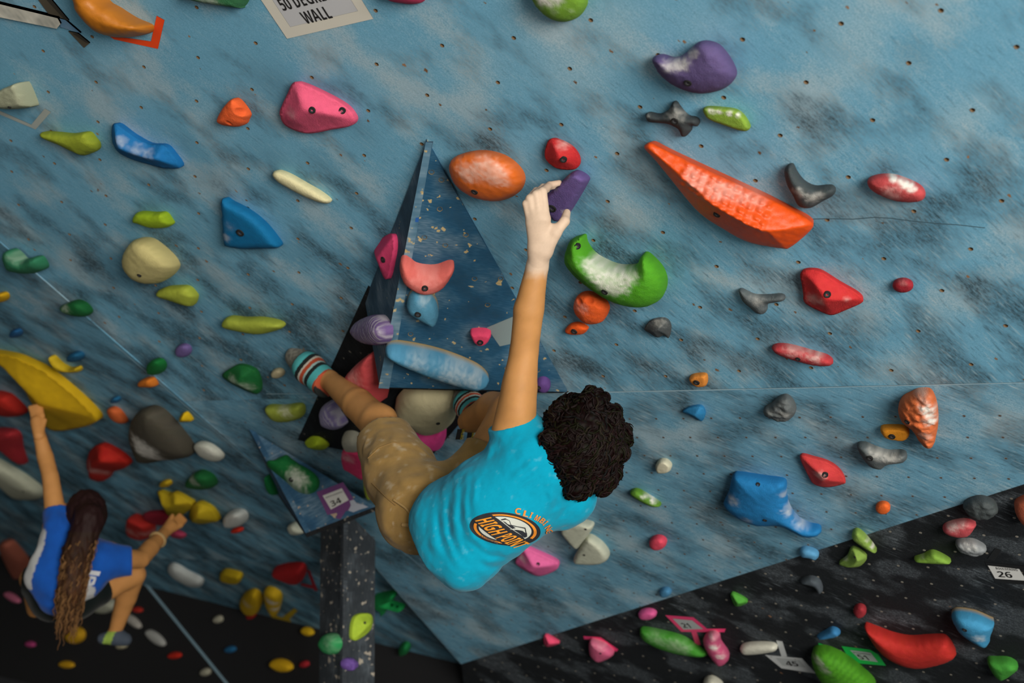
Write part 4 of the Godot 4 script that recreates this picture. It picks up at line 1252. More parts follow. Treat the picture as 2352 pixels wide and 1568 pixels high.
	hold("slim green hold with a white edge, below the man's hair", "5c8b2c", "main", 0.035, 0, [1447, 1130, 1460, 1123, 1480, 1132, 1515, 1155, 1515, 1162, 1495, 1160, 1465, 1145], {"chalk": [[1480, 1142, 8, 0.8], [1500, 1153, 8, 0.9]], "fine": 22})
	hold("round coral pink foothold right of the white pair", "e04c63", "main", 0.04, 0, oval(1511, 1246, 20, 15))
	hold("upper of the two white flat holds by the man's shoulder", "c0c4b2", "main", 0.05, 1, [1288, 1215, 1310, 1200, 1325, 1196, 1345, 1200, 1362, 1208, 1352, 1228, 1335, 1250, 1325, 1258, 1305, 1240], {"bolt": [1345, 1215], "bolt_size": 0.004})
	hold("lower of the two white flat holds by the man's shoulder", "bcc0ae", "main", 0.05, 1, [1317, 1287, 1335, 1250, 1350, 1232, 1375, 1245, 1393, 1265, 1397, 1282, 1380, 1293, 1345, 1294], {"bolt": [1342, 1274], "bolt_size": 0.004})
	hold("pink square-cornered hold under the man's shirt logo", "e368a2", "main", 0.06, 3, [1195, 1252, 1215, 1260, 1270, 1285, 1283, 1297, 1275, 1310, 1240, 1323, 1215, 1315, 1187, 1297, 1185, 1285, 1193, 1272], {"bolt": [1236, 1295], "bolt_size": 0.006, "chalk": [[1197, 1288, 12, 0.6]]})
	hold("light blue curled foothold on the black paint line", "5b9ecb", "main", 0.04, 0, [1838, 1262, 1850, 1258, 1872, 1264, 1881, 1274, 1874, 1284, 1858, 1280, 1840, 1276])
	hold("small blue nub on the paint line, lower middle", "4682ab", "main", 0.03, 0, oval(1528, 1360, 14, 10))
	# ---- on the black painted part
	hold("green hold with white edge crossing the paint line", "7e9d47", "main", 0.05, 0, [1957, 1235, 1960, 1220, 1972, 1218, 1990, 1233, 2010, 1258, 2013, 1267, 2000, 1265, 1975, 1250], {"chalk": [[1995, 1242, 8, 0.8], [2007, 1258, 8, 0.9]]})
	hold("green three-cornered hold just below the white-edged green one", "7e9d47", "main", 0.05, 3, [1927, 1295, 1945, 1280, 1955, 1260, 1970, 1262, 1988, 1275, 1990, 1285, 1975, 1300, 1950, 1303], {"bolt": [1964, 1279], "bolt_size": 0.004, "chalk": [[1940, 1290, 10, 0.4]]})
	hold("flat green hold between the two other green holds and the 26 tag", "79a13e", "main", 0.04, 0, [2100, 1282, 2120, 1275, 2140, 1266, 2160, 1272, 2182, 1285, 2180, 1292, 2140, 1291, 2108, 1288], {"chalk": [[2115, 1280, 10, 0.3]]})
	hold("red hold with chalk-white top on the black paint, right", "bd4d55", "main", 0.05, 0, [2165, 1213, 2180, 1202, 2215, 1195, 2240, 1202, 2240, 1210, 2225, 1228, 2200, 1231, 2175, 1225], {"bolt": [2202, 1224], "bolt_size": 0.006, "chalk": [[2185, 1210, 18, 0.5], [2210, 1204, 16, 0.4]]})
	hold("pale grey crinkled hold under the chalky red hold", "83898d", "main", 0.05, 0, [2196, 1245, 2215, 1241, 2240, 1243, 2262, 1255, 2265, 1265, 2245, 1275, 2215, 1270, 2198, 1258], {"rough": 0.12, "chalk": [[2225, 1255, 20, 0.3]]})
	hold("dark grey rock hold at the black paint's upper edge", "434a4c", "main", 0.06, 0, [2212, 1165, 2225, 1150, 2255, 1143, 2285, 1155, 2292, 1175, 2270, 1190, 2235, 1188], {"rough": 0.12})
	hold("rust orange hold cut by the right edge", "b05c42", "main", 0.07, 0, [2330, 1165, 2340, 1150, 2370, 1145, 2380, 1190, 2355, 1206, 2338, 1190])
	hold("dim grey hold lost in the black paint", "4b545c", "main", 0.04, 0, [1838, 1335, 1860, 1325, 1882, 1333, 1890, 1355, 1880, 1362, 1868, 1345])
	hold("small pink oval hold at the left of the black paint", "dc5d99", "main", 0.035, 0, oval(1487, 1410, 21, 11))
	hold("long green leaf hold under the pink 21 tag", "3d8c2b", "main", 0.05, 0, [1470, 1448, 1478, 1443, 1530, 1453, 1570, 1465, 1600, 1485, 1625, 1500, 1610, 1507, 1560, 1500, 1510, 1485, 1475, 1465], {"chalk": [[1510, 1468, 20, 0.2], [1560, 1485, 26, 0.25]]})
	hold("pink bean hold white with chalk beside the 21 tag", "cc5781", "main", 0.055, 0, [1615, 1470, 1625, 1455, 1640, 1452, 1652, 1460, 1655, 1475, 1672, 1500, 1673, 1515, 1660, 1525, 1645, 1520, 1625, 1495], {"chalk": [[1640, 1485, 11, 0.85], [1655, 1505, 12, 0.85], [1635, 1465, 12, 0.4]]})
	hold("small pink triangle foothold on the black paint", "e44c72", "main", 0.035, 3, [1249, 1460, 1258, 1459, 1283, 1474, 1280, 1480, 1258, 1485, 1250, 1478])
	hold("pink hold with tape over its top edge", "da648c", "main", 0.05, 0, [1354, 1472, 1365, 1470, 1390, 1480, 1410, 1500, 1395, 1512, 1375, 1517, 1355, 1500], {"bolt": [1379, 1500], "bolt_size": 0.004, "chalk": [[1375, 1485, 16, 0.2]]})
	hold("little green wedge alone on the black paint", "4d9b38", "main", 0.035, 3, [1678, 1364, 1688, 1363, 1717, 1380, 1705, 1390, 1690, 1392, 1682, 1380])
	hold("white stick hold left of the white 45 tag", "d2d2c5", "main", 0.035, 0, [1700, 1490, 1708, 1480, 1740, 1476, 1775, 1478, 1786, 1486, 1778, 1494, 1740, 1500, 1710, 1500])
	hold("big green striped hold at the bottom beside the 51 tag", "4a911d", "main", 0.09, 0, [1865, 1500, 1875, 1491, 1900, 1492, 1940, 1510, 1980, 1540, 2012, 1575, 1995, 1600, 1920, 1590, 1880, 1555, 1866, 1525], {"chalk": [[1878, 1520, 14, 0.5], [1895, 1535, 16, 0.4]], "stripes": [0.9, 300.0, "3b7a17"], "fine": 24})
	hold("dark red round foothold left of the red crescent", "a0303a", "main", 0.035, 0, oval(1975, 1403, 15, 14))
	hold("blue teardrop foothold above the 51 tag", "3a82b8", "main", 0.035, 0, [1876, 1462, 1895, 1450, 1910, 1442, 1925, 1446, 1930, 1455, 1915, 1461, 1890, 1465])
	hold("large red crescent hold low on the black paint", "b52b26", "main", 0.08, 0, [1985, 1439, 2010, 1445, 2050, 1460, 2090, 1468, 2130, 1466, 2165, 1465, 2180, 1472, 2193, 1492, 2195, 1505, 2170, 1518, 2120, 1529, 2080, 1525, 2035, 1505, 2005, 1475], {"fine": 24})
	hold("light blue funnel hold with tan rim at the lower right", "3d8db9", "main", 0.08, 0, [2186, 1412, 2200, 1404, 2240, 1410, 2275, 1425, 2284, 1432, 2275, 1460, 2272, 1475, 2260, 1480, 2235, 1470, 2205, 1450, 2190, 1430], {"bolt": [2216, 1446], "bolt_size": 0.007, "rim": "b08f52", "chalk": [[2248, 1462, 16, 0.6]]})
	hold("green lumpy hold in the bottom right corner", "3f9035", "main", 0.06, 0, [2268, 1517, 2290, 1514, 2320, 1516, 2339, 1530, 2325, 1545, 2300, 1558, 2280, 1545], {"bolt": [2291, 1552], "bolt_size": 0.005})
	hold("white hold tip at the bottom edge of the black paint", "c4c4b6", "main", 0.05, 0, [1616, 1564, 1628, 1556, 1645, 1560, 1660, 1575, 1640, 1590, 1620, 1580])


# ---------------------------------------------------------------- paper sign, tape and number tags

func piece(parent: Node3D, called: String, f: Dictionary, px: Array, mat: Material, off: float, thick := 0.0006) -> void:
	put(called, sheet(f, px_ring(f, px, off), thick, off, parent.position), mat, parent)


func words_px(parent: Node3D, f: Dictionary, words: String, px: Array, mat: Material, off: float, bold := true) -> void:
	var o := on_px(f, px[0], px[1], off)
	var m := letters(words, o - parent.position, on_px(f, px[2], px[3], off) - o, on_px(f, px[4], px[5], off) - o, f.n * 0.0002, bold)
	put("lettering", m, mat, parent)


func build_tags() -> void:
	var w: Dictionary = wall.main
	var grp := "tape and number tags on the walls"
	# the sign
	var s := thing("paper_sign", Transform3D(Basis(), on_px(w, 720, 40)), "white paper sign reading 50 DEGREE WALL taped to the top of the wall", "sign")
	var tape := flat(Color("d6d2c6"), 0.6)
	var e0 := spot(w, 660, 88)
	var e1 := spot(w, 858, 42)
	var hx := (e1 - e0).x
	var paper := PackedVector2Array([e0 + Vector2(0.02, 0.02), e0 + Vector2(hx - 0.02, 0.02), e0 + Vector2(hx - 0.02, 0.22), e0 + Vector2(0.02, 0.22)])
	put("paper", sheet(w, paper, 0.0005, 0.0005, s.position), flat(Color("bfc0c4"), 0.8), s)
	for q in [[0.0, 0.0, hx, 0.03], [0.0, 0.03, 0.034, 0.24], [hx - 0.03, 0.03, hx, 0.24]]:
		put("masking_tape", sheet(w, PackedVector2Array([e0 + Vector2(q[0], q[1]), e0 + Vector2(q[2], q[1]), e0 + Vector2(q[2], q[3]), e0 + Vector2(q[0], q[3])]), 0.0005, 0.0011, s.position), tape, s)
	for q in [["WALL", 704, 55, 766, 41, 690, 33], ["50 DEGREE", 652, 25, 765, -2, 637, -2]]:
		var o := on_px(w, q[1], q[2], 0.001)
		var ax: Vector3 = w.ex * (spot(w, q[3], q[4]) - spot(w, q[1], q[2])).x
		put("lettering", letters(q[0], o - s.position, ax, w.ey * 0.036, w.n * 0.0008), mats.ink, s)
	# tape corners
	var t := thing("tape_marker", Transform3D(Basis(), on_px(w, 345, 95)), "orange tape corner under the tan-orange sausage hold", "tape", grp)
	piece(t, "tape_strip", w, [252, 83, 262, 90, 363, 112, 347, 95, 300, 88], flat(Color("f04c1c"), 0.5), 0.0005)
	piece(t, "tape_strip", w, [363, 112, 378, 46, 360, 36, 347, 95], flat(Color("f04c1c"), 0.5), 0.0008)
	t = thing("tape_marker", Transform3D(Basis(), on_px(w, 80, 280)), "grey tape corner under the pale grey pinch at the left edge", "tape", grp)
	piece(t, "tape_strip", w, [-30, 241, 72, 286, 82, 297, -30, 250], flat(Color("a9b0ac"), 0.5), 0.0005)
	piece(t, "tape_strip", w, [72, 286, 82, 297, 117, 257, 103, 249], flat(Color("a9b0ac"), 0.5), 0.0008)
	# 34
	var v: Dictionary = wall.v3
	t = thing("number_tag", Transform3D(Basis(), on_px(v, 775, 1150)), "white tag numbered 34 on purple tape on the small blue volume", "tag", grp)
	piece(t, "tape_backing", v, [727, 1130, 788, 1107, 803, 1130, 812, 1146, 800, 1172, 752, 1182], flat(Color("6a3a72"), 0.6), 0.001)
	piece(t, "tape_backing", v, [775, 1178, 795, 1172, 782, 1192, 772, 1190], flat(Color("6a3a72"), 0.6), 0.001)
	piece(t, "card", v, [741, 1138, 785, 1121, 801, 1148, 760, 1170], mats.paper, 0.002)
	words_px(t, v, "34", [763, 1164, 786, 1153, 757, 1152], mats.ink, 0.0028)
	words_px(t, v, "BOULDERING", [749, 1144, 787, 1130, 747.5, 1141.5], mats.ink, 0.0028)
	# 21
	t = thing("number_tag", Transform3D(Basis(), on_px(w, 1580, 1432)), "grey card numbered 21 framed in pink tape on the black paint", "tag", grp)
	var pink := flat(Color("e8417a"), 0.5)
	piece(t, "tape_backing", w, [1528, 1412, 1593, 1417, 1624, 1443, 1618, 1451, 1565, 1450], pink, 0.0005)
	piece(t, "tape_strip", w, [1620, 1443, 1667, 1443, 1664, 1451, 1615, 1451], pink, 0.0008)
	piece(t, "tape_strip", w, [1588, 1451, 1600, 1450, 1610, 1480, 1598, 1481], pink, 0.0008)
	piece(t, "card", w, [1545, 1420, 1590, 1424, 1615, 1444, 1570, 1445], flat(Color("a8aeb0"), 0.8), 0.0013)
	words_px(t, w, "21", [1571, 1441, 1589, 1442, 1562, 1430], mats.ink, 0.002)
	# 45
	t = thing("number_tag", Transform3D(Basis(), on_px(w, 1815, 1520)), "white tag numbered 45 with a white tape arm, bottom of the black paint", "tag", grp)
	var white := flat(Color("c3c8ca"), 0.6)
	piece(t, "tape_backing", w, [1757, 1503, 1842, 1511, 1874, 1546, 1795, 1534], white, 0.0005)
	piece(t, "tape_strip", w, [1783, 1470, 1797, 1472, 1808, 1507, 1795, 1507], white, 0.0008)
	piece(t, "card", w, [1783, 1511, 1836, 1516, 1850, 1532, 1798, 1528], flat(Color("aab0b2"), 0.8), 0.0013)
	words_px(t, w, "45", [1808, 1528, 1836, 1530, 1801, 1517], mats.ink, 0.002)
	# 51
	t = thing("number_tag", Transform3D(Basis(), on_px(w, 1985, 1505)), "grey card numbered 51 framed in bright green tape", "tag", grp)
	var green := flat(Color("18b052"), 0.5)
	piece(t, "tape_backing", w, [1933, 1483, 1998, 1491, 2017, 1502, 2035, 1528, 1975, 1523, 1948, 1508], green, 0.0005)
	piece(t, "tape_strip", w, [1880, 1476, 1888, 1478, 1950, 1503, 1975, 1524, 1996, 1542, 1986, 1541, 1943, 1511, 1880, 1482], green, 0.0008)
	piece(t, "card", w, [1952, 1492, 2000, 1498, 2017, 1520, 1975, 1514], flat(Color("a3abad"), 0.8), 0.0013)
	words_px(t, w, "51", [1976, 1513, 1998, 1516, 1966, 1502], mats.ink, 0.002)
	words_px(t, w, "BOULDERING", [1961, 1499, 2000, 1504, 1959, 1496.5], mats.ink, 0.002)
	# 26
	t = thing("number_tag", Transform3D(Basis(), on_px(w, 2310, 1313)), "white card numbered 26 on black tape at the right edge", "tag", grp)
	piece(t, "tape_backing", w, [2262, 1290, 2360, 1300, 2390, 1345, 2286, 1337], flat(Color("17181a"), 0.6), 0.0005)
	piece(t, "tape_strip", w, [2268, 1283, 2286, 1258, 2300, 1263, 2284, 1288], flat(Color("1b1d1f"), 0.6), 0.0008)
	piece(t, "card", w, [2269, 1298, 2341, 1306, 2358, 1333, 2286, 1328], flat(Color("d5d7d6"), 0.8), 0.0013)
	words_px(t, w, "26", [2294, 1325, 2327, 1327, 2288, 1311], mats.ink, 0.002)
	words_px(t, w, "BOULDERING", [2288, 1307, 2338, 1311, 2286, 1302], mats.ink, 0.002)
	# pink tape over a hold
	t = thing("tape_marker", Transform3D(Basis(), on_px(w, 1380, 1470)), "bent pink tape strip above a pink hold on the black paint", "tape", grp)
	piece(t, "tape_strip", w, [1340, 1460, 1380, 1463, 1377, 1471, 1342, 1467], pink, 0.0005)
	piece(t, "tape_strip", w, [1380, 1463, 1420, 1491, 1416, 1496, 1374, 1469], pink, 0.0008)
	# yellow tag in the recess
	var r: Dictionary = wall.recess
	t = thing("number_tag", Transform3D(Basis(), on_px(r, 650, 1435)), "yellow tape tag with a grey card left of the post", "tag", grp)
	var yellow := flat(Color("c2a61a"), 0.6)
	piece(t, "tape_backing", r, [615, 1395, 640, 1415, 665, 1420, 682, 1452, 640, 1450], yellow, 0.0005)
	piece(t, "tape_strip", r, [650, 1416, 676, 1396, 684, 1402, 662, 1424], yellow, 0.0008)
	piece(t, "card", r, [634, 1426, 656, 1430, 662, 1442, 642, 1440], flat(Color("c0c2bc"), 0.8), 0.0013)
	t = thing("tape_marker", Transform3D(Basis(), on_px(r, 716, 1332)), "dark red tape strips left of the post", "tape", grp)
	piece(t, "tape_strip", r, [705, 1308, 712, 1310, 730, 1356, 722, 1356], flat(Color("b02030"), 0.6), 0.0005)
	piece(t, "tape_strip", r, [690, 1338, 722, 1345, 728, 1354, 692, 1344], flat(Color("b02030"), 0.6), 0.0008)


# ---------------------------------------------------------------- bodies: distance fields meshed as surface nets

var fd: PackedFloat32Array       # the field being built
var fo: Vector3
var fc: float
var fn := Vector3i.ZERO


func field(lo: Vector3, hi: Vector3, cell: float) -> void:
	fo = lo
	fc = cell
	fn = Vector3i(int((hi.x - lo.x) / cell) + 2, int((hi.y - lo.y) / cell) + 2, int((hi.z - lo.z) / cell) + 2)
	fd = PackedFloat32Array()
	fd.resize(fn.x * fn.y * fn.z)
	fd.fill(0.5)


func field_round(points: Array, pad: float, cell: float) -> void:
	var lo: Vector3 = points[0]
	var hi: Vector3 = points[0]
	for p: Vector3 in points:
		lo = lo.min(p)
		hi = hi.max(p)
	field(lo - Vector3.ONE * pad, hi + Vector3.ONE * pad, cell)


func cells_near(lo: Vector3, hi: Vector3) -> Array:
	var a := Vector3i(((lo - fo) / fc).floor())
	var b := Vector3i(((hi - fo) / fc).ceil())
	return [a.clamp(Vector3i.ZERO, fn - Vector3i.ONE), b.clamp(Vector3i.ZERO, fn - Vector3i.ONE)]


# a tapered bone, blended in with smoothness k; squash flattens it along a direction
func bone(a: Vector3, b: Vector3, ra: float, rb: float, k := 0.02, flat_dir := Vector3.ZERO, squash := 1.0) -> void:
	var m := maxf(ra, rb) * maxf(1.0, 1.0) + k + fc * 3.0
	var r := cells_near(a.min(b) - Vector3.ONE * m, a.max(b) + Vector3.ONE * m)
	var lo: Vector3i = r[0]
	var hi: Vector3i = r[1]
	var ab := b - a
	var l2 := maxf(ab.length_squared(), 1e-9)
	var use := flat_dir != Vector3.ZERO
	for z in range(lo.z, hi.z + 1):
		for y in range(lo.y, hi.y + 1):
			var i := (z * fn.y + y) * fn.x + lo.x
			for x in range(lo.x, hi.x + 1):
				var p := Vector3(fo.x + x * fc, fo.y + y * fc, fo.z + z * fc)
				var t := clampf((p - a).dot(ab) / l2, 0.0, 1.0)
				var e := p - a - ab * t
				if use: e += flat_dir * (e.dot(flat_dir) * (squash - 1.0))
				var d := e.length() - (ra + (rb - ra) * t)
				var o := fd[i]
				var h := clampf(0.5 + 0.5 * (o - d) / k, 0.0, 1.0)
				fd[i] = o + (d - o) * h - k * h * (1.0 - h)
				i += 1


func ball(c: Vector3, r: float, k := 0.02) -> void:
	bone(c, c + Vector3(0, 1e-4, 0), r, r, k)


# an ellipsoid with axes given as a basis whose columns are the half lengths
func egg(c: Vector3, axes: Basis, k := 0.02) -> void:
	var m := Vector3(Vector3(axes.x.x, axes.y.x, axes.z.x).length(), Vector3(axes.x.y, axes.y.y, axes.z.y).length(), Vector3(axes.x.z, axes.y.z, axes.z.z).length()) + Vector3.ONE * (k + fc * 3.0)
	var r := cells_near(c - m, c + m)
	var lo: Vector3i = r[0]
	var hi: Vector3i = r[1]
	var inv := axes.inverse()
	var inv2 := inv.transposed() * inv
	for z in range(lo.z, hi.z + 1):
		for y in range(lo.y, hi.y + 1):
			for x in range(lo.x, hi.x + 1):
				var i := (z * fn.y + y) * fn.x + x
				var p := Vector3(fo.x + x * fc, fo.y + y * fc, fo.z + z * fc) - c
				var k0 := (inv * p).length()
				var k1 := (inv2 * p).length()
				var d := k0 * (k0 - 1.0) / maxf(k1, 1e-6)
				var o := fd[i]
				var h := clampf(0.5 + 0.5 * (o - d) / k, 0.0, 1.0)
				fd[i] = o + (d - o) * h - k * h * (1.0 - h)


# keep only what lies behind a plane, near a place
func cut(at_p: Vector3, n: Vector3, reach: float) -> void:
	var r := cells_near(at_p - Vector3.ONE * reach, at_p + Vector3.ONE * reach)
	var lo: Vector3i = r[0]
	var hi: Vector3i = r[1]
	for z in range(lo.z, hi.z + 1):
		for y in range(lo.y, hi.y + 1):
			for x in range(lo.x, hi.x + 1):
				var p := Vector3(fo.x + x * fc, fo.y + y * fc, fo.z + z * fc)
				if (p - at_p).length() < reach:
					var i := (z * fn.y + y) * fn.x + x
					fd[i] = maxf(fd[i], (p - at_p).dot(n))


func displace(f: Callable) -> void:
	for z in fn.z:
		for y in fn.y:
			for x in fn.x:
				var i := (z * fn.y + y) * fn.x + x
				if absf(fd[i]) < 0.05:
					fd[i] += f.call(Vector3(fo.x + x * fc, fo.y + y * fc, fo.z + z * fc))


func sample(p: Vector3) -> float:
	var q := (p - fo) / fc
	var a := Vector3i(q.floor()).clamp(Vector3i.ZERO, fn - Vector3i(2, 2, 2))
	var t := (q - Vector3(a)).clamp(Vector3.ZERO, Vector3.ONE)
	var i := (a.z * fn.y + a.y) * fn.x + a.x
	var sy := fn.x
	var sz := fn.x * fn.y
	var c00 := lerpf(fd[i], fd[i + 1], t.x)
	var c10 := lerpf(fd[i + sy], fd[i + sy + 1], t.x)
	var c01 := lerpf(fd[i + sz], fd[i + sz + 1], t.x)
	var c11 := lerpf(fd[i + sz + sy], fd[i + sz + sy + 1], t.x)
	return lerpf(lerpf(c00, c10, t.y), lerpf(c01, c11, t.y), t.z)


func steepest(p: Vector3) -> Vector3:
	var e := fc * 0.8
	return Vector3(sample(p + Vector3(e, 0, 0)) - sample(p - Vector3(e, 0, 0)), sample(p + Vector3(0, e, 0)) - sample(p - Vector3(0, e, 0)), sample(p + Vector3(0, 0, e)) - sample(p - Vector3(0, 0, e))).normalized()


# surface nets: adds the surface of the field to the arrays in m (v, n, i, c), places relative to origin
func nets(m: Dictionary, origin: Vector3, color: Callable) -> void:
	var index := PackedInt32Array()
	index.resize(fd.size())
	index.fill(-1)
	var sx := 1
	var sy := fn.x
	var sz := fn.x * fn.y
	var v: PackedVector3Array = m.v
	var nr: PackedVector3Array = m.n
	var id: PackedInt32Array = m.i
	var cl: PackedColorArray = m.c
	var near := fc * 3.2
	for z in fn.z - 1:
		for y in fn.y - 1:
			for x in fn.x - 1:
				var i := z * sz + y * sy + x
				if absf(fd[i]) > near: continue
				var mask := 0
				var acc := Vector3.ZERO
				var cnt := 0
				var c0 := fd[i]
				var c1 := fd[i + 1]
				var c2 := fd[i + sy]
				var c3 := fd[i + sy + 1]
				var c4 := fd[i + sz]
				var c5 := fd[i + sz + 1]
				var c6 := fd[i + sz + sy]
				var c7 := fd[i + sz + sy + 1]
				if c0 < 0: mask |= 1
				if c1 < 0: mask |= 2
				if c2 < 0: mask |= 4
				if c3 < 0: mask |= 8
				if c4 < 0: mask |= 16
				if c5 < 0: mask |= 32
				if c6 < 0: mask |= 64
				if c7 < 0: mask |= 128
				if mask == 0 or mask == 255: continue
				if (c0 < 0) != (c1 < 0): acc += Vector3(c0 / (c0 - c1), 0, 0); cnt += 1
				if (c2 < 0) != (c3 < 0): acc += Vector3(c2 / (c2 - c3), 1, 0); cnt += 1
				if (c4 < 0) != (c5 < 0): acc += Vector3(c4 / (c4 - c5), 0, 1); cnt += 1
				if (c6 < 0) != (c7 < 0): acc += Vector3(c6 / (c6 - c7), 1, 1); cnt += 1
				if (c0 < 0) != (c2 < 0): acc += Vector3(0, c0 / (c0 - c2), 0); cnt += 1
				if (c1 < 0) != (c3 < 0): acc += Vector3(1, c1 / (c1 - c3), 0); cnt += 1
				if (c4 < 0) != (c6 < 0): acc += Vector3(0, c4 / (c4 - c6), 1); cnt += 1
				if (c5 < 0) != (c7 < 0): acc += Vector3(1, c5 / (c5 - c7), 1); cnt += 1
				if (c0 < 0) != (c4 < 0): acc += Vector3(0, 0, c0 / (c0 - c4)); cnt += 1
				if (c1 < 0) != (c5 < 0): acc += Vector3(1, 0, c1 / (c1 - c5)); cnt += 1
				if (c2 < 0) != (c6 < 0): acc += Vector3(0, 1, c2 / (c2 - c6)); cnt += 1
				if (c3 < 0) != (c7 < 0): acc += Vector3(1, 1, c3 / (c3 - c7)); cnt += 1
				var p := fo + (Vector3(x, y, z) + acc / cnt) * fc
				index[i] = v.size()
				v.append(p - origin)
				var g := steepest(p)
				nr.append(g)
				cl.append(color.call(p, g))
	for z in range(1, fn.z - 1):
		for y in range(1, fn.y - 1):
			for x in range(1, fn.x - 1):
				var i := z * sz + y * sy + x
				var d := fd[i]
				if absf(d) > near: continue
				for ax in 3:
					var step: int = [sx, sy, sz][ax]
					var e := fd[i + step]
					if (d < 0) == (e < 0): continue
					var s1: int = [sy, sz, sx][ax]
					var s2: int = [sz, sx, sy][ax]
					var q := [index[i - s1 - s2], index[i - s2], index[i], index[i - s1]]
					if q[0] < 0 or q[1] < 0 or q[2] < 0 or q[3] < 0: continue
					if d < 0: id.append_array([q[0], q[2], q[1], q[0], q[3], q[2]])
					else: id.append_array([q[0], q[1], q[2], q[0], q[2], q[3]])
	m.v = v
	m.n = nr
	m.i = id
	m.c = cl


func blank() -> Dictionary:
	return {"v": PackedVector3Array(), "n": PackedVector3Array(), "i": PackedInt32Array(), "c": PackedColorArray()}


func made(m: Dictionary) -> ArrayMesh:
	return arrays_mesh(m.v, m.n, m.i, m.c)


# the first place of the field's surface on the way from a to b
func reach(a: Vector3, b: Vector3) -> Vector3:
	var n := 90
	var last := a
	for k in n + 1:
		var p := a.lerp(b, float(k) / n)
		if sample(p) < 0.0:
			for j in 8:
				var h := (last + p) / 2
				if sample(h) < 0.0: p = h
				else: last = h
			return last
		last = p
	return Vector3.INF


# ---------------------------------------------------------------- the man

func build_man() -> void:
	var o := at(1130, 1150, 3.75)
	var man := thing("person", Transform3D(Basis(), o), "man in a turquoise shirt and khaki shorts hanging from one raised arm", "person")
	var skin := lin("bb8650")
	var pale := lin("cfb6a0")
	var sole := lin("b98a5c")
	var arm_dir := (at(1236, 600, 3.6) - at(1205, 800, 3.66)).normalized()
	var wrist := at(1234, 625, 3.61)
	var skin_at := func(p: Vector3, _n: Vector3) -> Color:
		var t := clampf(((p - wrist).dot(arm_dir) + 0.012 * cloud.get_noise_3dv(p * 40.0)) / 0.03 + 0.5, 0.0, 1.0)
		if (p - wrist).length() > 0.3: t = 0.0
		var c := skin.lerp(pale, t)
		return c * (1.0 + 0.10 * cloud.get_noise_3dv(p * 18.0) + 0.05 * speck.get_noise_3dv(p * 120.0))

	# ---- the body, one surface
	var m := blank()
	field_round([at(1240, 560, 3.58), at(1330, 1180, 3.7), at(735, 900, 4.75), at(1100, 990, 4.6), at(1060, 1260, 3.7), at(1330, 900, 3.6)], 0.14, 0.009)
	# raised left arm
	bone(at(1241, 572, 3.583), at(1234, 612, 3.603), 0.0275, 0.0285, 0.006)
	bone(at(1234, 612, 3.603), at(1214, 712, 3.63), 0.0285, 0.0385, 0.006)
	bone(at(1214, 712, 3.63), at(1204, 805, 3.66), 0.0385, 0.0370, 0.006)
	bone(at(1204, 805, 3.66), at(1193, 890, 3.67), 0.037, 0.046, 0.006)
	bone(at(1193, 890, 3.67), at(1180, 990, 3.69), 0.046, 0.058, 0.006)
	bone(at(1190, 870, 3.65), at(1188, 950, 3.655), 0.030, 0.032, 0.02)
	bone(at(1222, 690, 3.625), at(1212, 770, 3.64), 0.026, 0.022, 0.015)
	# trunk, neck and head
	bone(at(1195, 1060, 3.70), at(1290, 1140, 3.73), 0.075, 0.065, 0.04)
	bone(at(1225, 1095, 3.72), at(1130, 1155, 3.77), 0.085, 0.10, 0.05)
	bone(at(1130, 1155, 3.77), at(1000, 1170, 3.95), 0.095, 0.075, 0.05)
	bone(at(1262, 1100, 3.69), at(1310, 1050, 3.68), 0.052, 0.052, 0.03)
	var look := (ray(1250, 900) * 1.0).normalized()            # the face is turned to the wall
	var crown := (at(1345, 930, 3.66) - at(1320, 1080, 3.68)).normalized()
	crown = (crown - look * crown.dot(look)).normalized()
	var cheek := look.cross(crown)
	var head := at(1335, 1012, 3.68)
	egg(head, Basis(cheek * 0.075, crown * 0.105, look * 0.092), 0.02)
	egg(head - crown * 0.05 + look * 0.035, Basis(cheek * 0.055, crown * 0.06, look * 0.055), 0.02)
	bone(head + look * 0.088 - crown * 0.005, head + look * 0.106 - crown * 0.03, 0.008, 0.013, 0.012)
	for s in [-1.0, 1.0]:
		egg(head + cheek * (s * 0.077) - crown * 0.015, Basis(cheek * 0.010, crown * 0.030, look * 0.018), 0.008)
	# right arm, bent in front of the chest
	bone(at(1296, 1138, 3.77), at(1215, 1170, 3.98), 0.046, 0.038, 0.03)
	bone(at(1215, 1170, 3.98), at(1150, 1120, 4.15), 0.038, 0.027, 0.02)
	bone(at(1150, 1120, 4.15), at(1128, 1090, 4.22), 0.03, 0.03, 0.02)
	for k in 4:
		var q := at(1114 + k * 9, 1082 - k * 2, 4.26 - k * 0.006)
		bone(at(1124 + k * 6, 1092, 4.22), q, 0.011, 0.010, 0.006)
		bone(q, q + Vector3(-0.005, -0.035, -0.02), 0.010, 0.008, 0.004)
	bone(at(1150, 1110, 4.18), at(1168, 1090, 4.2), 0.013, 0.010, 0.008)
	# legs
	bone(at(965, 1165, 3.98), at(905, 1070, 4.16), 0.095, 0.078, 0.008)
	bone(at(905, 1070, 4.16), at(868, 972, 4.32), 0.075, 0.056, 0.008)
	bone(at(868, 972, 4.32), at(822, 928, 4.46), 0.054, 0.050, 0.008)
	bone(at(822, 928, 4.46), at(757, 873, 4.66), 0.050, 0.032, 0.008)
	bone(at(888, 955, 4.30), at(868, 952, 4.33), 0.024, 0.028, 0.03)
	bone(at(757, 873, 4.66), at(735, 868, 4.72), 0.034, 0.036, 0.008)
	bone(at(735, 868, 4.72), at(678, 815, 4.85), 0.032, 0.022, 0.008)
	bone(at(1040, 1150, 3.98), at(1108, 1070, 4.04), 0.085, 0.066, 0.008)
	bone(at(1108, 1070, 4.04), at(1172, 945, 4.10), 0.064, 0.056, 0.008)
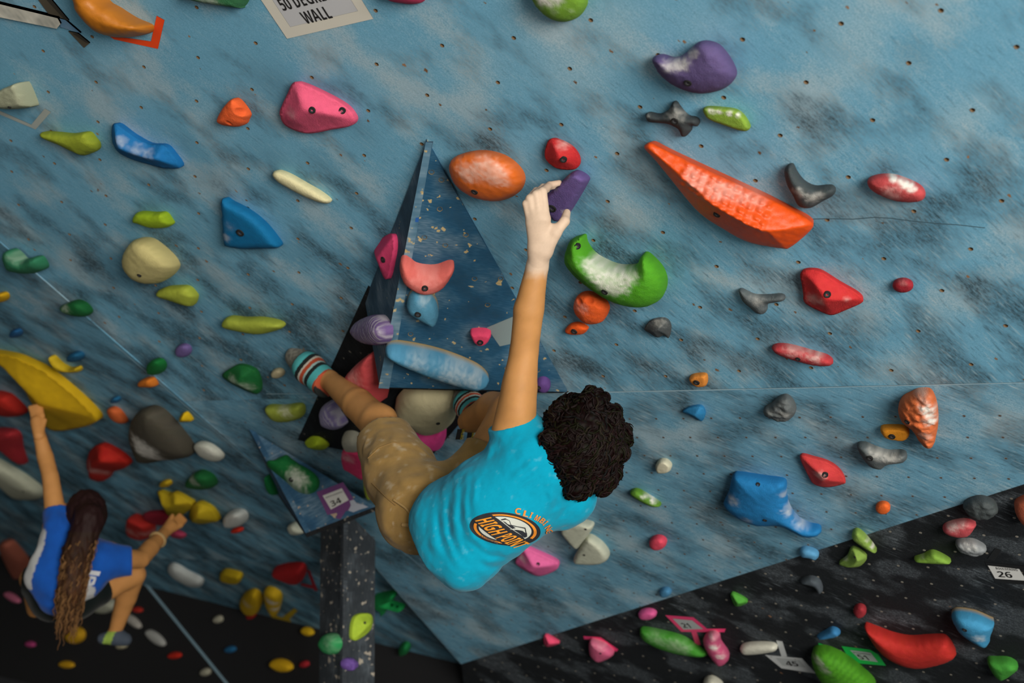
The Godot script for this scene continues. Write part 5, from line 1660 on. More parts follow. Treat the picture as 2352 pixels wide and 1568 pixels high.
	bone(at(1172, 945, 4.10), at(1132, 940, 4.20), 0.056, 0.052, 0.008)
	bone(at(1132, 940, 4.20), at(1090, 962, 4.30), 0.052, 0.040, 0.008)
	bone(at(1090, 962, 4.30), at(1076, 968, 4.33), 0.040, 0.034, 0.008)
	bone(at(1080, 955, 4.36), at(1072, 915, 4.42), 0.030, 0.024, 0.008)
	nets(m, o, skin_at)
	# ---- the left hand on its own finer grid
	field_round([at(1205, 430, 3.52), at(1312, 600, 3.68), at(1228, 645, 3.615)], 0.034, 0.0026)
	bone(at(1228, 645, 3.615), at(1240, 575, 3.583), 0.0245, 0.028, 0.01)
	var knuckle := [at(1220, 512, 3.555), at(1229, 505, 3.548), at(1240, 500, 3.545), at(1252, 503, 3.548)]
	var mid := [at(1209, 468, 3.55), at(1217, 456, 3.545), at(1231, 447, 3.545), at(1246, 440, 3.55)]
	var tip := [at(1222, 450, 3.585), at(1232, 438, 3.585), at(1247, 430, 3.59), at(1262, 425, 3.60)]
	var end := [at(1246, 446, 3.61), at(1256, 436, 3.61), at(1270, 428, 3.615), at(1284, 420, 3.62)]
	for k in 4:
		bone(at(1231 + k * 5, 575, 3.583), knuckle[k], 0.016, 0.0135, 0.018, view.z, 1.15)
		bone(knuckle[k], mid[k], 0.0118 + 0.0004 * k, 0.0102 + 0.0004 * k, 0.005)
		bone(mid[k], tip[k], 0.0102 + 0.0003 * k, 0.009, 0.003)
		bone(tip[k], end[k], 0.009, 0.0078, 0.003)
	bone(at(1252, 575, 3.575), at(1275, 535, 3.56), 0.019, 0.016, 0.014)
	bone(at(1275, 535, 3.56), at(1297, 508, 3.565), 0.0145, 0.0125, 0.006)
	bone(at(1297, 508, 3.565), at(1302, 488, 3.59), 0.0125, 0.0095, 0.004)
	bone(at(1245, 545, 3.57), at(1268, 525, 3.565), 0.017, 0.012, 0.012)
	nets(m, o, skin_at)
	put("body", made(m), mats.skin, man)

	# ---- shorts
	var khaki := lin("957746")
	m = blank()
	field_round([at(860, 1010, 4.3), at(960, 1270, 3.9), at(1110, 1010, 4.15), at(1010, 1100, 3.9)], 0.13, 0.0075)
	bone(at(965, 1165, 3.96), at(918, 1085, 4.10), 0.112, 0.099, 0.04)
	bone(at(918, 1085, 4.10), at(870, 980, 4.28), 0.099, 0.083, 0.04)
	bone(at(1000, 1155, 3.96), at(1080, 1110, 4.04), 0.10, 0.085, 0.04)
	bone(at(1080, 1110, 4.02), at(1145, 1005, 4.07), 0.080, 0.074, 0.03)
	bone(at(952, 1185, 3.95), at(1000, 1195, 3.9), 0.095, 0.09, 0.05)
	var thigh := (at(868, 980, 4.28) - at(915, 1085, 4.10)).normalized()
	displace(func(p: Vector3) -> float:
		var q := p - at(930, 1120, 4.0)
		var s := q.dot(view.x * 0.5 + view.y * 0.85)
		var w := cloud.get_noise_3dv(p * 7.0)
		return 0.003 * sin(s * 90.0 + w * 6.0) * clampf(w * 1.5 + 0.3, 0.0, 1.0) + 0.0035 * cloud.get_noise_3dv(p * 9.0))
	cut(at(872, 1002, 4.22), thigh, 0.2)
	cut(at(1120, 1032, 4.05), (at(1145, 1005, 4.07) - at(1080, 1110, 4.02)).normalized(), 0.13)
	var khaki_at := func(p: Vector3, _n: Vector3) -> Color:
		var c := khaki * (1.0 + 0.16 * cloud.get_noise_3dv(p * 25.0) + 0.10 * speck.get_noise_3dv(p * 160.0))
		var t := clampf(speck.get_noise_3dv(p * 22.0 + Vector3(3, 1, 7)) * 1.6 - 0.55, 0.0, 0.35)
		return c.lerp(lin("c9c0aa"), t)
	nets(m, o, khaki_at)
	var shorts := put("shorts", made(m), mats.cloth, man)
	tag(shorts, "khaki shorts with chalk marks")
	var seam := flat(Color("8a6c3e"), 0.9)
	var stitch := func(px: Array, r: float, called: String, mat: Material) -> void:
		var pts := []
		var rad := []
		for k in range(0, px.size() - 2, 2):
			for j in 5:
				var x: float = lerpf(px[k], px[k + 2], j / 5.0)
				var y: float = lerpf(px[k + 1], px[k + 3], j / 5.0)
				var p := reach(at(x, y, 3.5), at(x, y, 4.5))
				if p != Vector3.INF:
					pts.append(p - o)
					rad.append(r)
		if pts.size() > 2: put(called, tube(pts, rad, 6), mat, shorts)
	stitch.call([845, 1052, 870, 1028, 905, 1015, 925, 1020], 0.0016, "hem_stitching", seam)
	stitch.call([855, 1110, 885, 1140, 915, 1165], 0.0022, "seam", seam)
	stitch.call([905, 1148, 930, 1165, 948, 1185], 0.004, "pocket_flap", flat(Color("9c7e4d"), 0.9))
	stitch.call([925, 1205, 945, 1207], 0.006, "belt_loop", flat(Color("a18352"), 0.9))
	stitch.call([945, 1190, 950, 1215, 958, 1240, 966, 1262], 0.004, "waistband_edge", seam)

	# ---- shirt
	var teal := lin("0c97b8")
	m = blank()
	field_round([at(1170, 960, 3.66), at(1345, 1160, 3.72), at(970, 1200, 3.85), at(1060, 1340, 3.72)], 0.12, 0.0048)
	bone(at(1243, 1068, 3.69), at(1150, 1150, 3.73), 0.105, 0.125, 0.05)
	bone(at(1150, 1150, 3.73), at(1045, 1200, 3.80), 0.125, 0.122, 0.05)
	bone(at(1120, 1210, 3.75), at(1066, 1275, 3.75), 0.10, 0.083, 0.05)
	bone(at(1066, 1275, 3.75), at(1030, 1262, 3.77), 0.083, 0.075, 0.05)
	bone(at(1215, 1055, 3.69), at(1168, 955, 3.70), 0.085, 0.063, 0.05)
	bone(at(1250, 1110, 3.71), at(1310, 1142, 3.74), 0.085, 0.062, 0.04)
	bone(at(1310, 1142, 3.74), at(1275, 1165, 3.83), 0.062, 0.058, 0.04)
	bone(at(1205, 1150, 3.72), at(1280, 1160, 3.76), 0.095, 0.060, 0.04)
	var spine := (at(1000, 1210, 3.82) - at(1240, 1080, 3.69)).normalized()
	var s0 := at(1240, 1080, 3.69)
	# creases where the photograph shows them: chains of places, half width and height in metres
	var folds := []
	for f in [[0.008, 0.009, 1052, 1094, 1047, 1137, 1042, 1190, 1050, 1240, 1072, 1290], [0.006, 0.006, 1072, 1099, 1068, 1137, 1068, 1190, 1085, 1235, 1120, 1262, 1165, 1268], [0.007, 0.008, 1022, 1130, 1017, 1178, 1022, 1225, 1040, 1275, 1062, 1310],
		[0.006, 0.006, 1095, 1085, 1090, 1130, 1085, 1160], [0.008, 0.007, 1000, 1150, 993, 1200, 998, 1250, 1015, 1290], [0.007, 0.007, 1098, 1275, 1124, 1290, 1157, 1286, 1180, 1262], [0.009, 0.006, 1090, 1305, 1120, 1318, 1140, 1306],
		[0.008, 0.008, 1236, 1050, 1205, 1078, 1170, 1102], [0.006, 0.006, 1244, 1082, 1215, 1100, 1185, 1122], [0.007, 0.007, 1262, 1120, 1268, 1145, 1262, 1170], [0.006, 0.006, 1285, 1140, 1288, 1165, 1275, 1185], [0.007, 0.005, 1130, 1010, 1122, 1040, 1112, 1070]]:
		var chain := []
		for k in range(2, f.size(), 2): chain.append(Vector2(f[k], f[k + 1]))
		folds.append([f[0], f[1], chain])
	displace(func(p: Vector3) -> float:
		var q := view.inverse() * (p - EYE)
		if q.z < -3.82: return 0.004 * cloud.get_noise_3dv(p * 8.0)
		var s2 := Vector2(1176.0 + q.x / -q.z * FOCAL, 784.0 - q.y / -q.z * FOCAL)
		var f := 0.0045 * cloud.get_noise_3dv(p * 9.0) + 0.0015 * cloud.get_noise_3dv(p * 30.0)
		for c in folds:
			var best := 1e9
			var ends := 1.0
			for k in c[2].size() - 1:
				var a: Vector2 = c[2][k]
				var ab: Vector2 = c[2][k + 1] - a
				var t := clampf((s2 - a).dot(ab) / ab.length_squared(), 0.0, 1.0)
				var e := (a + ab * t - s2).length_squared()
				if e < best:
					best = e
					var along: float = (k + t) / (c[2].size() - 1.0)
					ends = minf(1.0, 3.0 * minf(along, 1.0 - along))
			var d: float = sqrt(best) / 880.0 / (c[0] * 1.25)
			if d < 3.2: f -= c[1] * ends * 0.5 * (exp(-d * d) - 0.5 * exp(-(d - 1.7) * (d - 1.7) * 1.6))
		return f)
	var sleeve_n := (at(1193, 890, 3.67) - at(1180, 1000, 3.69)).normalized()
	sleeve_n = (sleeve_n - view.x * 0.46).normalized()
	cut(at(1168, 972, 3.69), sleeve_n, 0.14)
	cut(at(974, 1205, 3.86), (spine - view.y * 0.25).normalized(), 0.22)
	var teal_at := func(p: Vector3, _n: Vector3) -> Color:
		var c := teal * (1.0 + 0.07 * speck.get_noise_3dv(p * 150.0))
		var t := clampf(speck.get_noise_3dv(p * 26.0 + Vector3(1, 5, 2)) * 1.4 - 0.6, 0.0, 0.18)
		return c.lerp(lin("7fc0d2"), t)
	nets(m, o, teal_at)
	var shirt := put("shirt", made(m), mats.cloth, man)
	tag(shirt, "turquoise shirt with a printed oval logo on the back")
	build_print(shirt, o)

	# ---- hair
	m = blank()
	var hc := at(1338, 1024, 3.655)
	field_round([hc], 0.185, 0.0045)
	egg(hc + crown * 0.006, Basis(cheek * 0.106, crown * 0.124, look * 0.112), 0.02)
	for k in 90:
		var e := Vector3(rng.randfn(), rng.randfn(), rng.randfn()).normalized()
		if e.dot(look) > 0.55: continue
		var q := hc + crown * 0.006 + cheek * (e.x * 0.104) + crown * (e.y * 0.124) + look * (e.z * 0.108)
		var r := rng.randf_range(0.014, 0.026)
		ball(q, r, 0.01)
	displace(func(p: Vector3) -> float: return 0.007 * speck.get_noise_3dv(p * 42.0))
	var black := lin("0d0b0a")
	var hair_at := func(p: Vector3, _n: Vector3) -> Color:
		return black.lerp(lin("1c1512"), clampf(speck.get_noise_3dv(p * 60.0) * 0.9, 0.0, 0.6))
	nets(m, o, hair_at)
	# wavy locks that follow the head
	var curls := blank()
	for k in 1100:
		var e := Vector3(rng.randfn(), rng.randfn(), rng.randfn()).normalized()
		if e.dot(-view.z) > 0.4: continue
		var p := reach(hc + e * 0.18, hc)
		if p == Vector3.INF: continue
		var n := steepest(p)
		var whorl := hc + crown * 0.08 - look * 0.10
		var dir := (p - whorl) * 6.0 + Vector3(rng.randfn(), rng.randfn(), rng.randfn()) * 0.45 + (p - whorl).cross(n) * 5.0
		var pts := []
		var rad := []
		var steps := rng.randi_range(7, 12)
		var ph := rng.randf() * TAU
		var wave := rng.randf_range(0.0015, 0.004)
		var freq := rng.randf_range(0.9, 1.5)
		for j in steps:
			var t := float(j) / (steps - 1)
			dir = (dir - n * dir.dot(n)).normalized()
			var side := dir.cross(n)
			pts.append(p - o + n * (0.0015 + (0.006 * t * t if k % 5 == 0 else 0.0)) + side * (sin(ph + j * freq) * wave) + n * (cos(ph + j * freq) * wave * 0.5))
			rad.append(lerpf(0.0034, 0.0007, t * t))
			p += dir * 0.006 + Vector3.DOWN * 0.0006
			p -= steepest(p) * sample(p)
			n = steepest(p)
		var was: int = curls.v.size()
		add_tube(curls.v, curls.n, curls.i, pts, rad, 5)
		var shade := black.lerp(lin("281d16"), rng.randf() * 0.6)
		for j in curls.v.size() - was: curls.c.append(shade)
	var hair := put("hair", made(m), mats.hair, man)
	tag(hair, "thick black curly hair")
	tag(put("curls", made(curls), mats.hair, hair), "", "", "", "stuff")

	# ---- shoes
	shoe(man, o, at(681, 820, 4.83), at(748, 880, 4.67), 0.048, "climbing shoe with turquoise straps")
	shoe(man, o, at(1066, 912, 4.45), at(1090, 948, 4.36), 0.042, "climbing shoe half hidden by the beige hold")
	for q in [[1058, 985, 1053, 1009], [1081, 993, 1078, 1015]]:
		var a := at(q[0], q[1], 4.30)
		var b := at(q[2], q[3], 4.295)
		var side := view.x * 0.0095
		var dep := view.z * 0.002
		var tab := put("pull_tab", solid([[a - side - o + dep, a + side - o + dep, b + side - o + dep, b - side - o + dep], [a - side - o, a + side - o, b + side - o, b - side - o], [a - side - o, a + side - o, a + side - o + dep, a - side - o + dep], [b - side - o, b + side - o, b + side - o + dep, b - side - o + dep]]), flat(Color("15141a"), 0.8), man)
		put("lettering", letters("VALMO", a + side * 0.5 - o + dep, b - a, side * 1.0, view.z * 0.0006), flat(Color("c9b71c"), 0.7), tab)


# a slipper with straps across it: toe and heel given, on its own fine grid
func shoe(who: Node3D, o: Vector3, toe: Vector3, heel: Vector3, r: float, label: String) -> void:
	var m := blank()
	field_round([toe, heel], 0.07, 0.0036)
	var mid := toe.lerp(heel, 0.45)
	var ax := (heel - toe).normalized()
	bone(toe, mid, r * 0.80, r * 1.06, 0.02)
	bone(mid, heel, r * 1.06, r * 1.0, 0.02)
	cut(heel + ax * 0.012, ax, 0.12)
	var length := (heel - toe).length()
	var teal := lin("4fb0b4")
	var dark := lin("15161b")
	var rand := lin("8d8a80")
	nets(m, o, func(p: Vector3, n: Vector3) -> Color:
		var q := p - toe
		var s := q.dot(ax) / length
		var lat := (q - ax * q.dot(ax)).dot(view.x + view.y) * 9.0
		s += lat * lat * 0.22 - 0.03
		var c := rand * (0.75 + 0.6 * speck.get_noise_3dv(p * 60.0))
		if s > 0.30: c = dark
		if s > 0.32 and s < 0.50: c = teal
		if s > 0.58 and s < 0.62: c = lin("b9b4a8")
		if s > 0.62 and s < 0.70: c = lin("b5482a")
		if s > 0.70 and s < 0.75: c = lin("9fc0bd")
		if s > 0.84 and s < 1.0: c = teal
		if s > 1.0 and s < 1.05: c = lin("a8482c")
		if n.dot(view.z) < -0.05: c = lin("3a3b3d")
		return c)
	var s := put("climbing_shoe", made(m), mats.tinted, who)
	tag(s, label)


# the print on the back of the shirt, lying on the cloth
func build_print(shirt: Node3D, o: Vector3) -> void:
	var c := Vector2(1160, 1214)
	var ea := Vector2(81, 10)
	var eb := Vector2(-6, 37)
	var lay := func(p: Vector2, lift: float) -> Vector3:
		var q := reach(at(p.x, p.y, 3.4), at(p.x, p.y, 3.95))
		if q == Vector3.INF: return q
		return q + steepest(q) * lift - o
	var ring_part := func(called: String, hex: String, r0: float, r1: float, from: float, to: float, lift: float) -> void:
		var v := PackedVector3Array()
		var idx := PackedInt32Array()
		var na := 96
		var nr := 22
		var grid := {}
		for j in nr + 1:
			for k in na + 1:
				var w := lerpf(from, to, float(k) / na)
				var r := lerpf(r0, r1, float(j) / nr)
				var p: Vector3 = lay.call(c + ea * (cos(w) * r) + eb * (sin(w) * r), lift)
				if p != Vector3.INF:
					grid[j * 100 + k] = v.size()
					v.append(p)
		for j in nr:
			for k in na:
				var q := [j * 100 + k, j * 100 + k + 1, (j + 1) * 100 + k + 1, (j + 1) * 100 + k]
				if grid.has(q[0]) and grid.has(q[1]) and grid.has(q[2]) and grid.has(q[3]):
					var ok := true
					for e in 4: ok = ok and v[grid[q[e]]].distance_to(v[grid[q[(e + 1) % 4]]]) < 0.03
					if ok: idx.append_array([grid[q[0]], grid[q[1]], grid[q[2]], grid[q[0]], grid[q[2]], grid[q[3]]])
		if idx.is_empty(): return
		for k in range(0, idx.size(), 3):
			if (v[idx[k + 1]] - v[idx[k]]).cross(v[idx[k + 2]] - v[idx[k]]).dot(view.z) > 0.0:
				var keep := idx[k + 1]
				idx[k + 1] = idx[k + 2]
				idx[k + 2] = keep
		var nrm := normals_of(v, idx)
		put(called, arrays_mesh(v, nrm, idx), flat(Color(hex), 0.85), shirt)
	ring_part.call("logo_oval", "20232a", 0.0, 1.0, 0.0, TAU, 0.0008)
	ring_part.call("logo_field", "c9cdc4", 0.0, 0.74, 0.0, TAU, 0.0017)
	ring_part.call("logo_ring", "e58c25", 0.80, 0.88, -2.2, 0.45, 0.0022)
	ring_part.call("logo_ring", "e58c25", 0.80, 0.88, 1.6, 3.3, 0.0022)
	# flat shapes given as rings of photograph places
	var shape := func(called: String, hex: String, px: Array, lift: float) -> void:
		var ring := PackedVector2Array()
		for k in range(0, px.size(), 2): ring.append(Vector2(px[k], px[k + 1]))
		var v := PackedVector3Array()
		var idx := PackedInt32Array()
		var nrm := PackedVector3Array()
		for i in 26:
			for j in 14:          # cut into small squares, so that it bends with the cloth
				var c0 := Vector2(1080 + i * 5.0, 1176 + j * 6.0)
				for piece_ring: PackedVector2Array in Geometry2D.intersect_polygons(ring, PackedVector2Array([c0, c0 + Vector2(5, 0), c0 + Vector2(5, 6), c0 + Vector2(0, 6)])):
					var base := v.size()
					var ok := true
					var got := []
					for p in piece_ring:
						var q: Vector3 = lay.call(p, lift)
						ok = ok and q != Vector3.INF
						got.append(q)
					if not ok: continue
					for q: Vector3 in got:
						v.append(q)
						nrm.append(steepest(q + o))
					var tr := Geometry2D.triangulate_polygon(piece_ring)
					for k in range(0, tr.size(), 3):
						var e := [base + tr[k], base + tr[k + 1], base + tr[k + 2]]
						if (v[e[1]] - v[e[0]]).cross(v[e[2]] - v[e[0]]).dot(view.z) > 0.0: e = [e[0], e[2], e[1]]
						idx.append_array(e)
		if not idx.is_empty(): put(called, arrays_mesh(v, nrm, idx), flat(Color(hex), 0.85), shirt)
	shape.call("logo_band", "20232a", [1086, 1192, 1128, 1180, 1146, 1192, 1172, 1212, 1200, 1230, 1206, 1238, 1190, 1246, 1168, 1252, 1150, 1244, 1126, 1228, 1104, 1211], 0.0024)
	shape.call("logo_mountain", "20232a", [1150, 1192, 1160, 1189, 1170, 1194, 1174, 1204, 1188, 1207, 1206, 1210, 1209, 1222, 1216, 1228, 1204, 1233, 1190, 1222, 1172, 1210], 0.0027)
	shape.call("logo_snow", "c9cdc4", [1150, 1194, 1162, 1192, 1169, 1195, 1172, 1204, 1166, 1202, 1160, 1197], 0.0031)
	shape.call("logo_snow", "c9cdc4", [1178, 1207, 1190, 1209, 1204, 1212, 1206, 1222, 1199, 1217, 1188, 1215, 1170, 1214, 1184, 1211], 0.0031)
	var text := func(called: String, hex: String, words: String, a: Vector2, across: Vector2, up: Vector2, lift: float) -> void:
		var g := letters(words, Vector3.ZERO, Vector3.RIGHT, Vector3.UP, Vector3.BACK * 0.001)
		var arr := g.surface_get_arrays(0)
		var v: PackedVector3Array = arr[Mesh.ARRAY_VERTEX]
		var idx: PackedInt32Array = arr[Mesh.ARRAY_INDEX]
		var out := PackedVector3Array()
		var nrm := PackedVector3Array()
		var ok := PackedByteArray()
		for p in v:
			var q: Vector3 = lay.call(a + across * p.x + up * p.y, lift)
			ok.append(0 if q == Vector3.INF else 1)
			out.append(Vector3.ZERO if q == Vector3.INF else q)
			nrm.append(view.z if q == Vector3.INF else steepest(q + o))
		var keep := PackedInt32Array()
		for k in range(0, idx.size(), 3):
			if ok[idx[k]] and ok[idx[k + 1]] and ok[idx[k + 2]]: keep.append_array([idx[k], idx[k + 1], idx[k + 2]])
		if not keep.is_empty(): put(called, arrays_mesh(out, nrm, keep), flat(Color(hex), 0.85), shirt)
	text.call("lettering", "ee9a26", "HIGH", Vector2(1092, 1194), Vector2(38, 33), Vector2(36, -8), 0.0042)
	text.call("lettering", "ee9a26", "POINT", Vector2(1138, 1233), Vector2(44, 24), Vector2(34, -12), 0.0042)
	text.call("lettering", "55585a", "CLIMBING", Vector2(1105, 1229), Vector2(38, 18), Vector2(2, -4), 0.0040)
	var arc := "CLIMBING"
	var places := [1182, 1179, 1200, 1184, 1214, 1187, 1225, 1192, 1236, 1197, 1244, 1203, 1249, 1211, 1251, 1219]
	for k in 8:
		var t := k / 7.0
		var up := Vector2(2, -14).lerp(Vector2(15, -7), t)
		var ac := Vector2(13, 2).lerp(Vector2(4, 7), t) * (0.5 if arc[k] == "I" else 1.0)
		text.call("lettering", "e88a35", arc[k], Vector2(places[k * 2], places[k * 2 + 1]), ac, up, 0.0026)


# ---------------------------------------------------------------- the woman further along the wall

func build_woman() -> void:
	var o := at(170, 1300, 5.75)
	var who := thing("person", Transform3D(Basis(), o), "woman in a royal blue shirt with a long braid, climbing at the left", "person")
	var skin := lin("c08850")
	var skin_at := func(p: Vector3, _n: Vector3) -> Color:
		return skin * (1.0 + 0.10 * cloud.get_noise_3dv(p * 18.0))
	var m := blank()
	field_round([at(80, 940, 6.05), at(415, 1195, 6.32), at(262, 1460, 6.15), at(130, 1400, 5.75), at(45, 1340, 6.2)], 0.10, 0.012)
	# raised left arm
	bone(at(130, 1200, 5.77), at(116, 1095, 5.85), 0.045, 0.034, 0.006)
	bone(at(116, 1095, 5.85), at(104, 1050, 5.9), 0.034, 0.034, 0.006)
	bone(at(104, 1050, 5.9), at(87, 985, 5.92), 0.034, 0.024, 0.006)
	# right arm
	bone(at(262, 1282, 5.76), at(322, 1284, 5.92), 0.045, 0.038, 0.006)
	bone(at(322, 1284, 5.92), at(345, 1258, 6.02), 0.038, 0.037, 0.006)
	bone(at(345, 1258, 6.02), at(380, 1220, 6.18), 0.037, 0.024, 0.006)
	# trunk, neck, head
	bone(at(145, 1225, 5.78), at(130, 1340, 5.76), 0.08, 0.085, 0.04)
	bone(at(240, 1280, 5.78), at(140, 1340, 5.76), 0.07, 0.085, 0.04)
	bone(at(198, 1275, 5.78), at(200, 1225, 5.77), 0.045, 0.045, 0.02)
	var look := (ray(120, 1050).normalized() * 0.8 - view.x * 0.55 + view.y * 0.25).normalized()
	var crown := (view.y - look * view.y.dot(look)).normalized()
	var cheek := look.cross(crown)
	var head := at(192, 1185, 5.8)
	egg(head, Basis(cheek * 0.07, crown * 0.10, look * 0.085), 0.02)
	egg(head - crown * 0.045 + look * 0.03, Basis(cheek * 0.05, crown * 0.055, look * 0.05), 0.02)
	bone(head + look * 0.08, head + look * 0.1 - crown * 0.025, 0.008, 0.012, 0.012)
	for s in [-1.0, 1.0]:
		egg(head + cheek * (s * 0.072) - crown * 0.01, Basis(cheek * 0.012, crown * 0.03, look * 0.02), 0.01)
	# legs
	bone(at(170, 1370, 5.84), at(250, 1340, 5.95), 0.085, 0.065, 0.008)
	bone(at(250, 1340, 5.95), at(308, 1318, 6.02), 0.062, 0.05, 0.008)
	bone(at(308, 1318, 6.02), at(290, 1370, 6.08), 0.047, 0.045, 0.008)
	bone(at(290, 1370, 6.08), at(264, 1452, 6.15), 0.045, 0.028, 0.008)
	bone(at(264, 1452, 6.15), at(250, 1466, 6.15), 0.028, 0.026, 0.008)
	bone(at(115, 1370, 5.86), at(75, 1330, 6.05), 0.08, 0.055, 0.008)
	bone(at(75, 1330, 6.05), at(80, 1400, 6.2), 0.05, 0.035, 0.008)
	nets(m, o, skin_at)
	# hands
	field_round([at(80, 930, 5.980), at(88, 990, 5.910)], 0.06, 0.005)
	bone(at(90, 1000, 5.900), at(85, 968, 5.930), 0.024, 0.027, 0.01)
	for k in 4:
		var a := at(76 + k * 7, 955, 5.94)
		var b := at(70 + k * 8, 936 - (k % 3) * 2, 5.96)
		bone(at(80 + k * 4, 975, 5.93), a, 0.012, 0.011, 0.008)
		bone(a, b, 0.0105, 0.0095, 0.004)
		bone(b, b + ray(110, 930) * 0.03 + view.x * 0.006, 0.0095, 0.008, 0.004)
	bone(at(95, 985, 5.910), at(103, 965, 5.930), 0.012, 0.0095, 0.008)
	nets(m, o, skin_at)
	field_round([at(375, 1225, 6.16), at(425, 1185, 6.32)], 0.06, 0.005)
	bone(at(372, 1228, 6.155), at(392, 1208, 6.22), 0.024, 0.028, 0.01)
	for k in 4:
		var a := at(400 + k * 5, 1194 + k * 4, 6.25)
		var b := at(412 + k * 4, 1183 + k * 4, 6.28)
		bone(at(392 + k * 3, 1204 + k * 3, 6.22), a, 0.012, 0.011, 0.008)
		bone(a, b, 0.0105, 0.0095, 0.004)
		bone(b, b + ray(420, 1170) * 0.03, 0.0095, 0.008, 0.004)
	bone(at(385, 1205, 6.21), at(396, 1184, 6.24), 0.012, 0.0095, 0.008)
	nets(m, o, skin_at)
	put("body", made(m), mats.skin, who)

	# shirt with white side panels
	m = blank()
	field_round([at(110, 1160, 5.78), at(305, 1285, 5.76), at(120, 1415, 5.72), at(70, 1310, 5.72)], 0.09, 0.008)
	bone(at(140, 1210, 5.77), at(118, 1320, 5.75), 0.07, 0.092, 0.04)
	bone(at(118, 1320, 5.75), at(135, 1372, 5.74), 0.092, 0.075, 0.04)
	bone(at(220, 1285, 5.76), at(145, 1355, 5.74), 0.08, 0.085, 0.04)
	bone(at(240, 1290, 5.76), at(200, 1345, 5.76), 0.065, 0.05, 0.04)
	bone(at(235, 1285, 5.76), at(318, 1292, 5.82), 0.072, 0.056, 0.03)
	bone(at(138, 1210, 5.77), at(120, 1150, 5.81), 0.06, 0.046, 0.03)
	displace(func(p: Vector3) -> float: return 0.008 * cloud.get_noise_3dv(p * 9.0))
	cut(at(122, 1172, 5.8), (at(116, 1095, 5.85) - at(130, 1200, 5.77)).normalized(), 0.12)
	cut(at(303, 1292, 5.8), (view.x - view.z * 0.3).normalized(), 0.12)
	var blue := lin("1750a6")
	var pale := lin("b7b9bb")
	nets(m, o, func(p: Vector3, _n: Vector3) -> Color:
		var white := false
		for s in [[at(104, 1238, 5.76), at(80, 1318, 5.76), 0.05], [at(210, 1352, 5.74), at(186, 1390, 5.74), 0.022]]:
			var ab: Vector3 = s[1] - s[0]
			var t := clampf((p - s[0]).dot(ab) / ab.length_squared(), 0.0, 1.0)
			var e: Vector3 = p - s[0] - ab * t
			if (e - view.z * e.dot(view.z)).length() < s[2] and (s[2] < 0.03 or (p - s[0] - ab * t).dot(view.x) < 0.02): white = true
		return pale if white else blue * (1.0 + 0.12 * cloud.get_noise_3dv(p * 20.0)))
	var shirt := put("shirt", made(m), mats.cloth, who)
	tag(shirt, "royal blue shirt with white side panels")
	# the white print beside the braid
	var bits := [[200, 1308, 232, 1312, 228, 1322, 199, 1318], [202, 1324, 210, 1322, 208, 1343, 198, 1345], [210, 1322, 222, 1324, 220, 1330, 210, 1329], [216, 1330, 222, 1328, 217, 1342, 206, 1344]]
	for b in bits:
		var v := PackedVector3Array()
		var ok := true
		for k in range(0, 8, 2):
			var p := reach(at(b[k], b[k + 1], 5.4), at(b[k], b[k + 1], 6.0))
			ok = ok and p != Vector3.INF
			v.append(p + view.z * 0.004 - o)
		if ok:
			var n := PackedVector3Array([view.z, view.z, view.z, view.z])
			put("shirt_print", arrays_mesh(v, n, PackedInt32Array([0, 1, 2, 0, 2, 3])), flat(Color("c3c6cc"), 0.9), shirt)

	# dark shorts
	m = blank()
	field_round([at(110, 1380, 5.84), at(215, 1360, 5.9)], 0.12, 0.012)
	bone(at(125, 1370, 5.84), at(170, 1370, 5.84), 0.09, 0.09, 0.04)
	bone(at(170, 1370, 5.84), at(222, 1352, 5.91), 0.088, 0.075, 0.04)
	bone(at(120, 1375, 5.84), at(80, 1335, 5.9), 0.088, 0.07, 0.04)
	nets(m, o, func(_p: Vector3, _n: Vector3) -> Color: return lin("14161c"))
	tag(put("shorts", made(m), mats.cloth, who), "dark shorts")

	# hair and braid
	m = blank()
	field_round([head, at(150, 1460, 5.66)], 0.12, 0.006)
	var back := head - look * 0.018 + crown * 0.012
	egg(back, Basis(cheek * 0.082, crown * 0.103, look * 0.088), 0.015)
	bone(at(205, 1190, 5.7), at(178, 1270, 5.66), 0.06, 0.055, 0.03)
	bone(at(178, 1270, 5.66), at(165, 1350, 5.64), 0.055, 0.052, 0.02)
	bone(at(165, 1350, 5.64), at(157, 1410, 5.645), 0.052, 0.036, 0.02)
	bone(at(157, 1410, 5.645), at(150, 1452, 5.655), 0.036, 0.012, 0.02)
	# free the face
	displace(func(p: Vector3) -> float:
		var q := p - head
		var f := clampf((q.dot(look) - 0.03) * 6.0, 0.0, 1.0) * 0.03
		return f + 0.008 * speck.get_noise_3d(p.x * 40.0, p.y * 14.0, p.z * 40.0))
	var dark := lin("2a1c16")
	var warm := lin("6b472c")
	nets(m, o, func(p: Vector3, _n: Vector3) -> Color:
		var low := clampf((head.y - p.y - 0.05) * 2.6, 0.0, 1.0)
		return dark.lerp(warm, low * (0.45 + 0.9 * speck.get_noise_3d(p.x * 55.0, p.y * 12.0, p.z * 55.0))))
	var strands := blank()
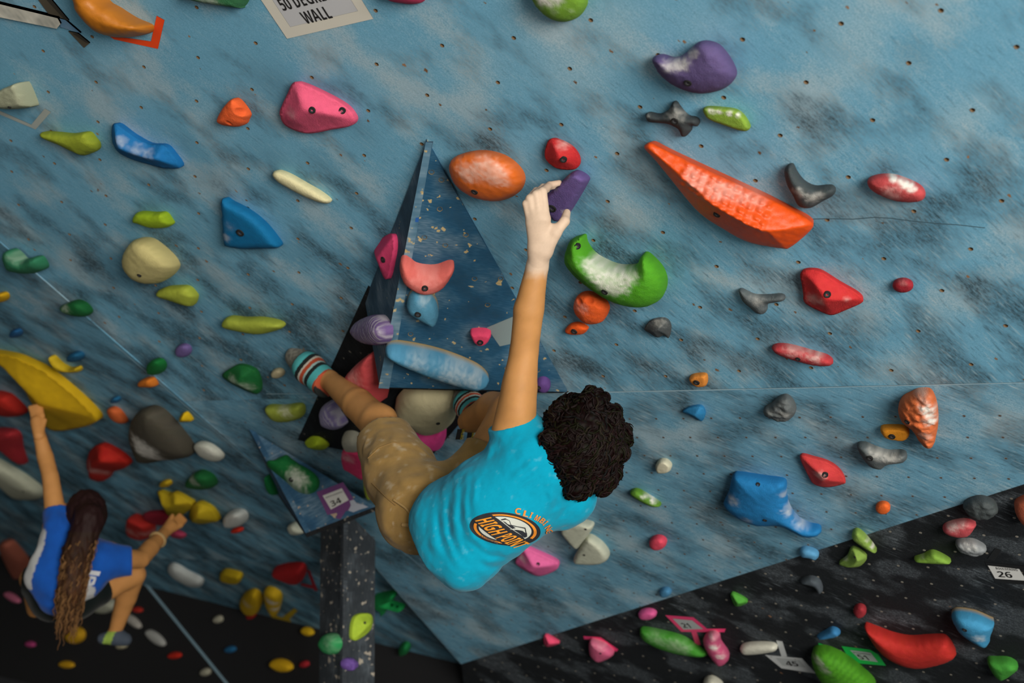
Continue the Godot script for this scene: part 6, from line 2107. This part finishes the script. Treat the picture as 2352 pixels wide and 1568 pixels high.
	for k in 150:
		var t0 := rng.randf_range(0.2, 1.0)
		var a := at(205, 1190, 5.7).lerp(at(157, 1420, 5.64), t0)
		var e := Vector3(rng.randfn(), 0.0, rng.randfn()).normalized()
		if e.dot(view.z) < -0.2: e = -e
		var p := reach(a + e * 0.11, a)
		if p == Vector3.INF: continue
		var pts := []
		var rad := []
		var l := rng.randf_range(0.06, 0.13)
		var cr := rng.randf_range(0.003, 0.007)
		var ph := rng.randf() * TAU
		for j in 10:
			var t := j / 9.0
			pts.append(p - o + Vector3(-0.12 * l * t, -l * t, 0) + (Vector3.RIGHT * cos(ph + t * 14.0) + Vector3.BACK * sin(ph + t * 14.0)) * cr)
			rad.append(lerpf(0.0028, 0.001, t))
		var was: int = strands.v.size()
		add_tube(strands.v, strands.n, strands.i, pts, rad, 4)
		var shade := lin("3a281c").lerp(lin("8a6540"), rng.randf())
		for j in strands.v.size() - was: strands.c.append(shade)
	var hair := put("hair", made(m), mats.hair, who)
	tag(hair, "long brown wavy braid")
	tag(put("strands", made(strands), mats.hair, hair), "", "", "", "stuff")

	# shoe and wristband
	m = blank()
	field_round([at(232, 1466, 6.14), at(292, 1470, 6.16)], 0.06, 0.006)
	bone(at(236, 1466, 6.14), at(268, 1462, 6.14), 0.024, 0.034, 0.02)
	bone(at(268, 1462, 6.14), at(288, 1468, 6.15), 0.034, 0.028, 0.02)
	var lime := at(250, 1460, 6.1)
	nets(m, o, func(p: Vector3, _n: Vector3) -> Color:
		var q := p - lime
		q -= view.z * q.dot(view.z)
		return lin("8fae4a") if absf(q.dot(view.x * 0.9 - view.y * 0.35)) < 0.018 else lin("3b4654"))
	tag(put("climbing_shoe", made(m), mats.tinted, who), "slate and lime climbing shoe")
	var ring := TorusMesh.new()
	ring.inner_radius = 0.024
	ring.outer_radius = 0.040
	ring.rings = 20
	ring.ring_segments = 8
	var band := put("wristband", ring, flat(Color("a98d5f"), 0.8), who)
	var ad := (at(380, 1220, 6.15) - at(345, 1258, 6.02)).normalized()
	var sx := ad.cross(Vector3.UP).normalized()
	band.transform = Transform3D(Basis(sx, ad, sx.cross(ad)), at(362, 1239, 6.10) - o)
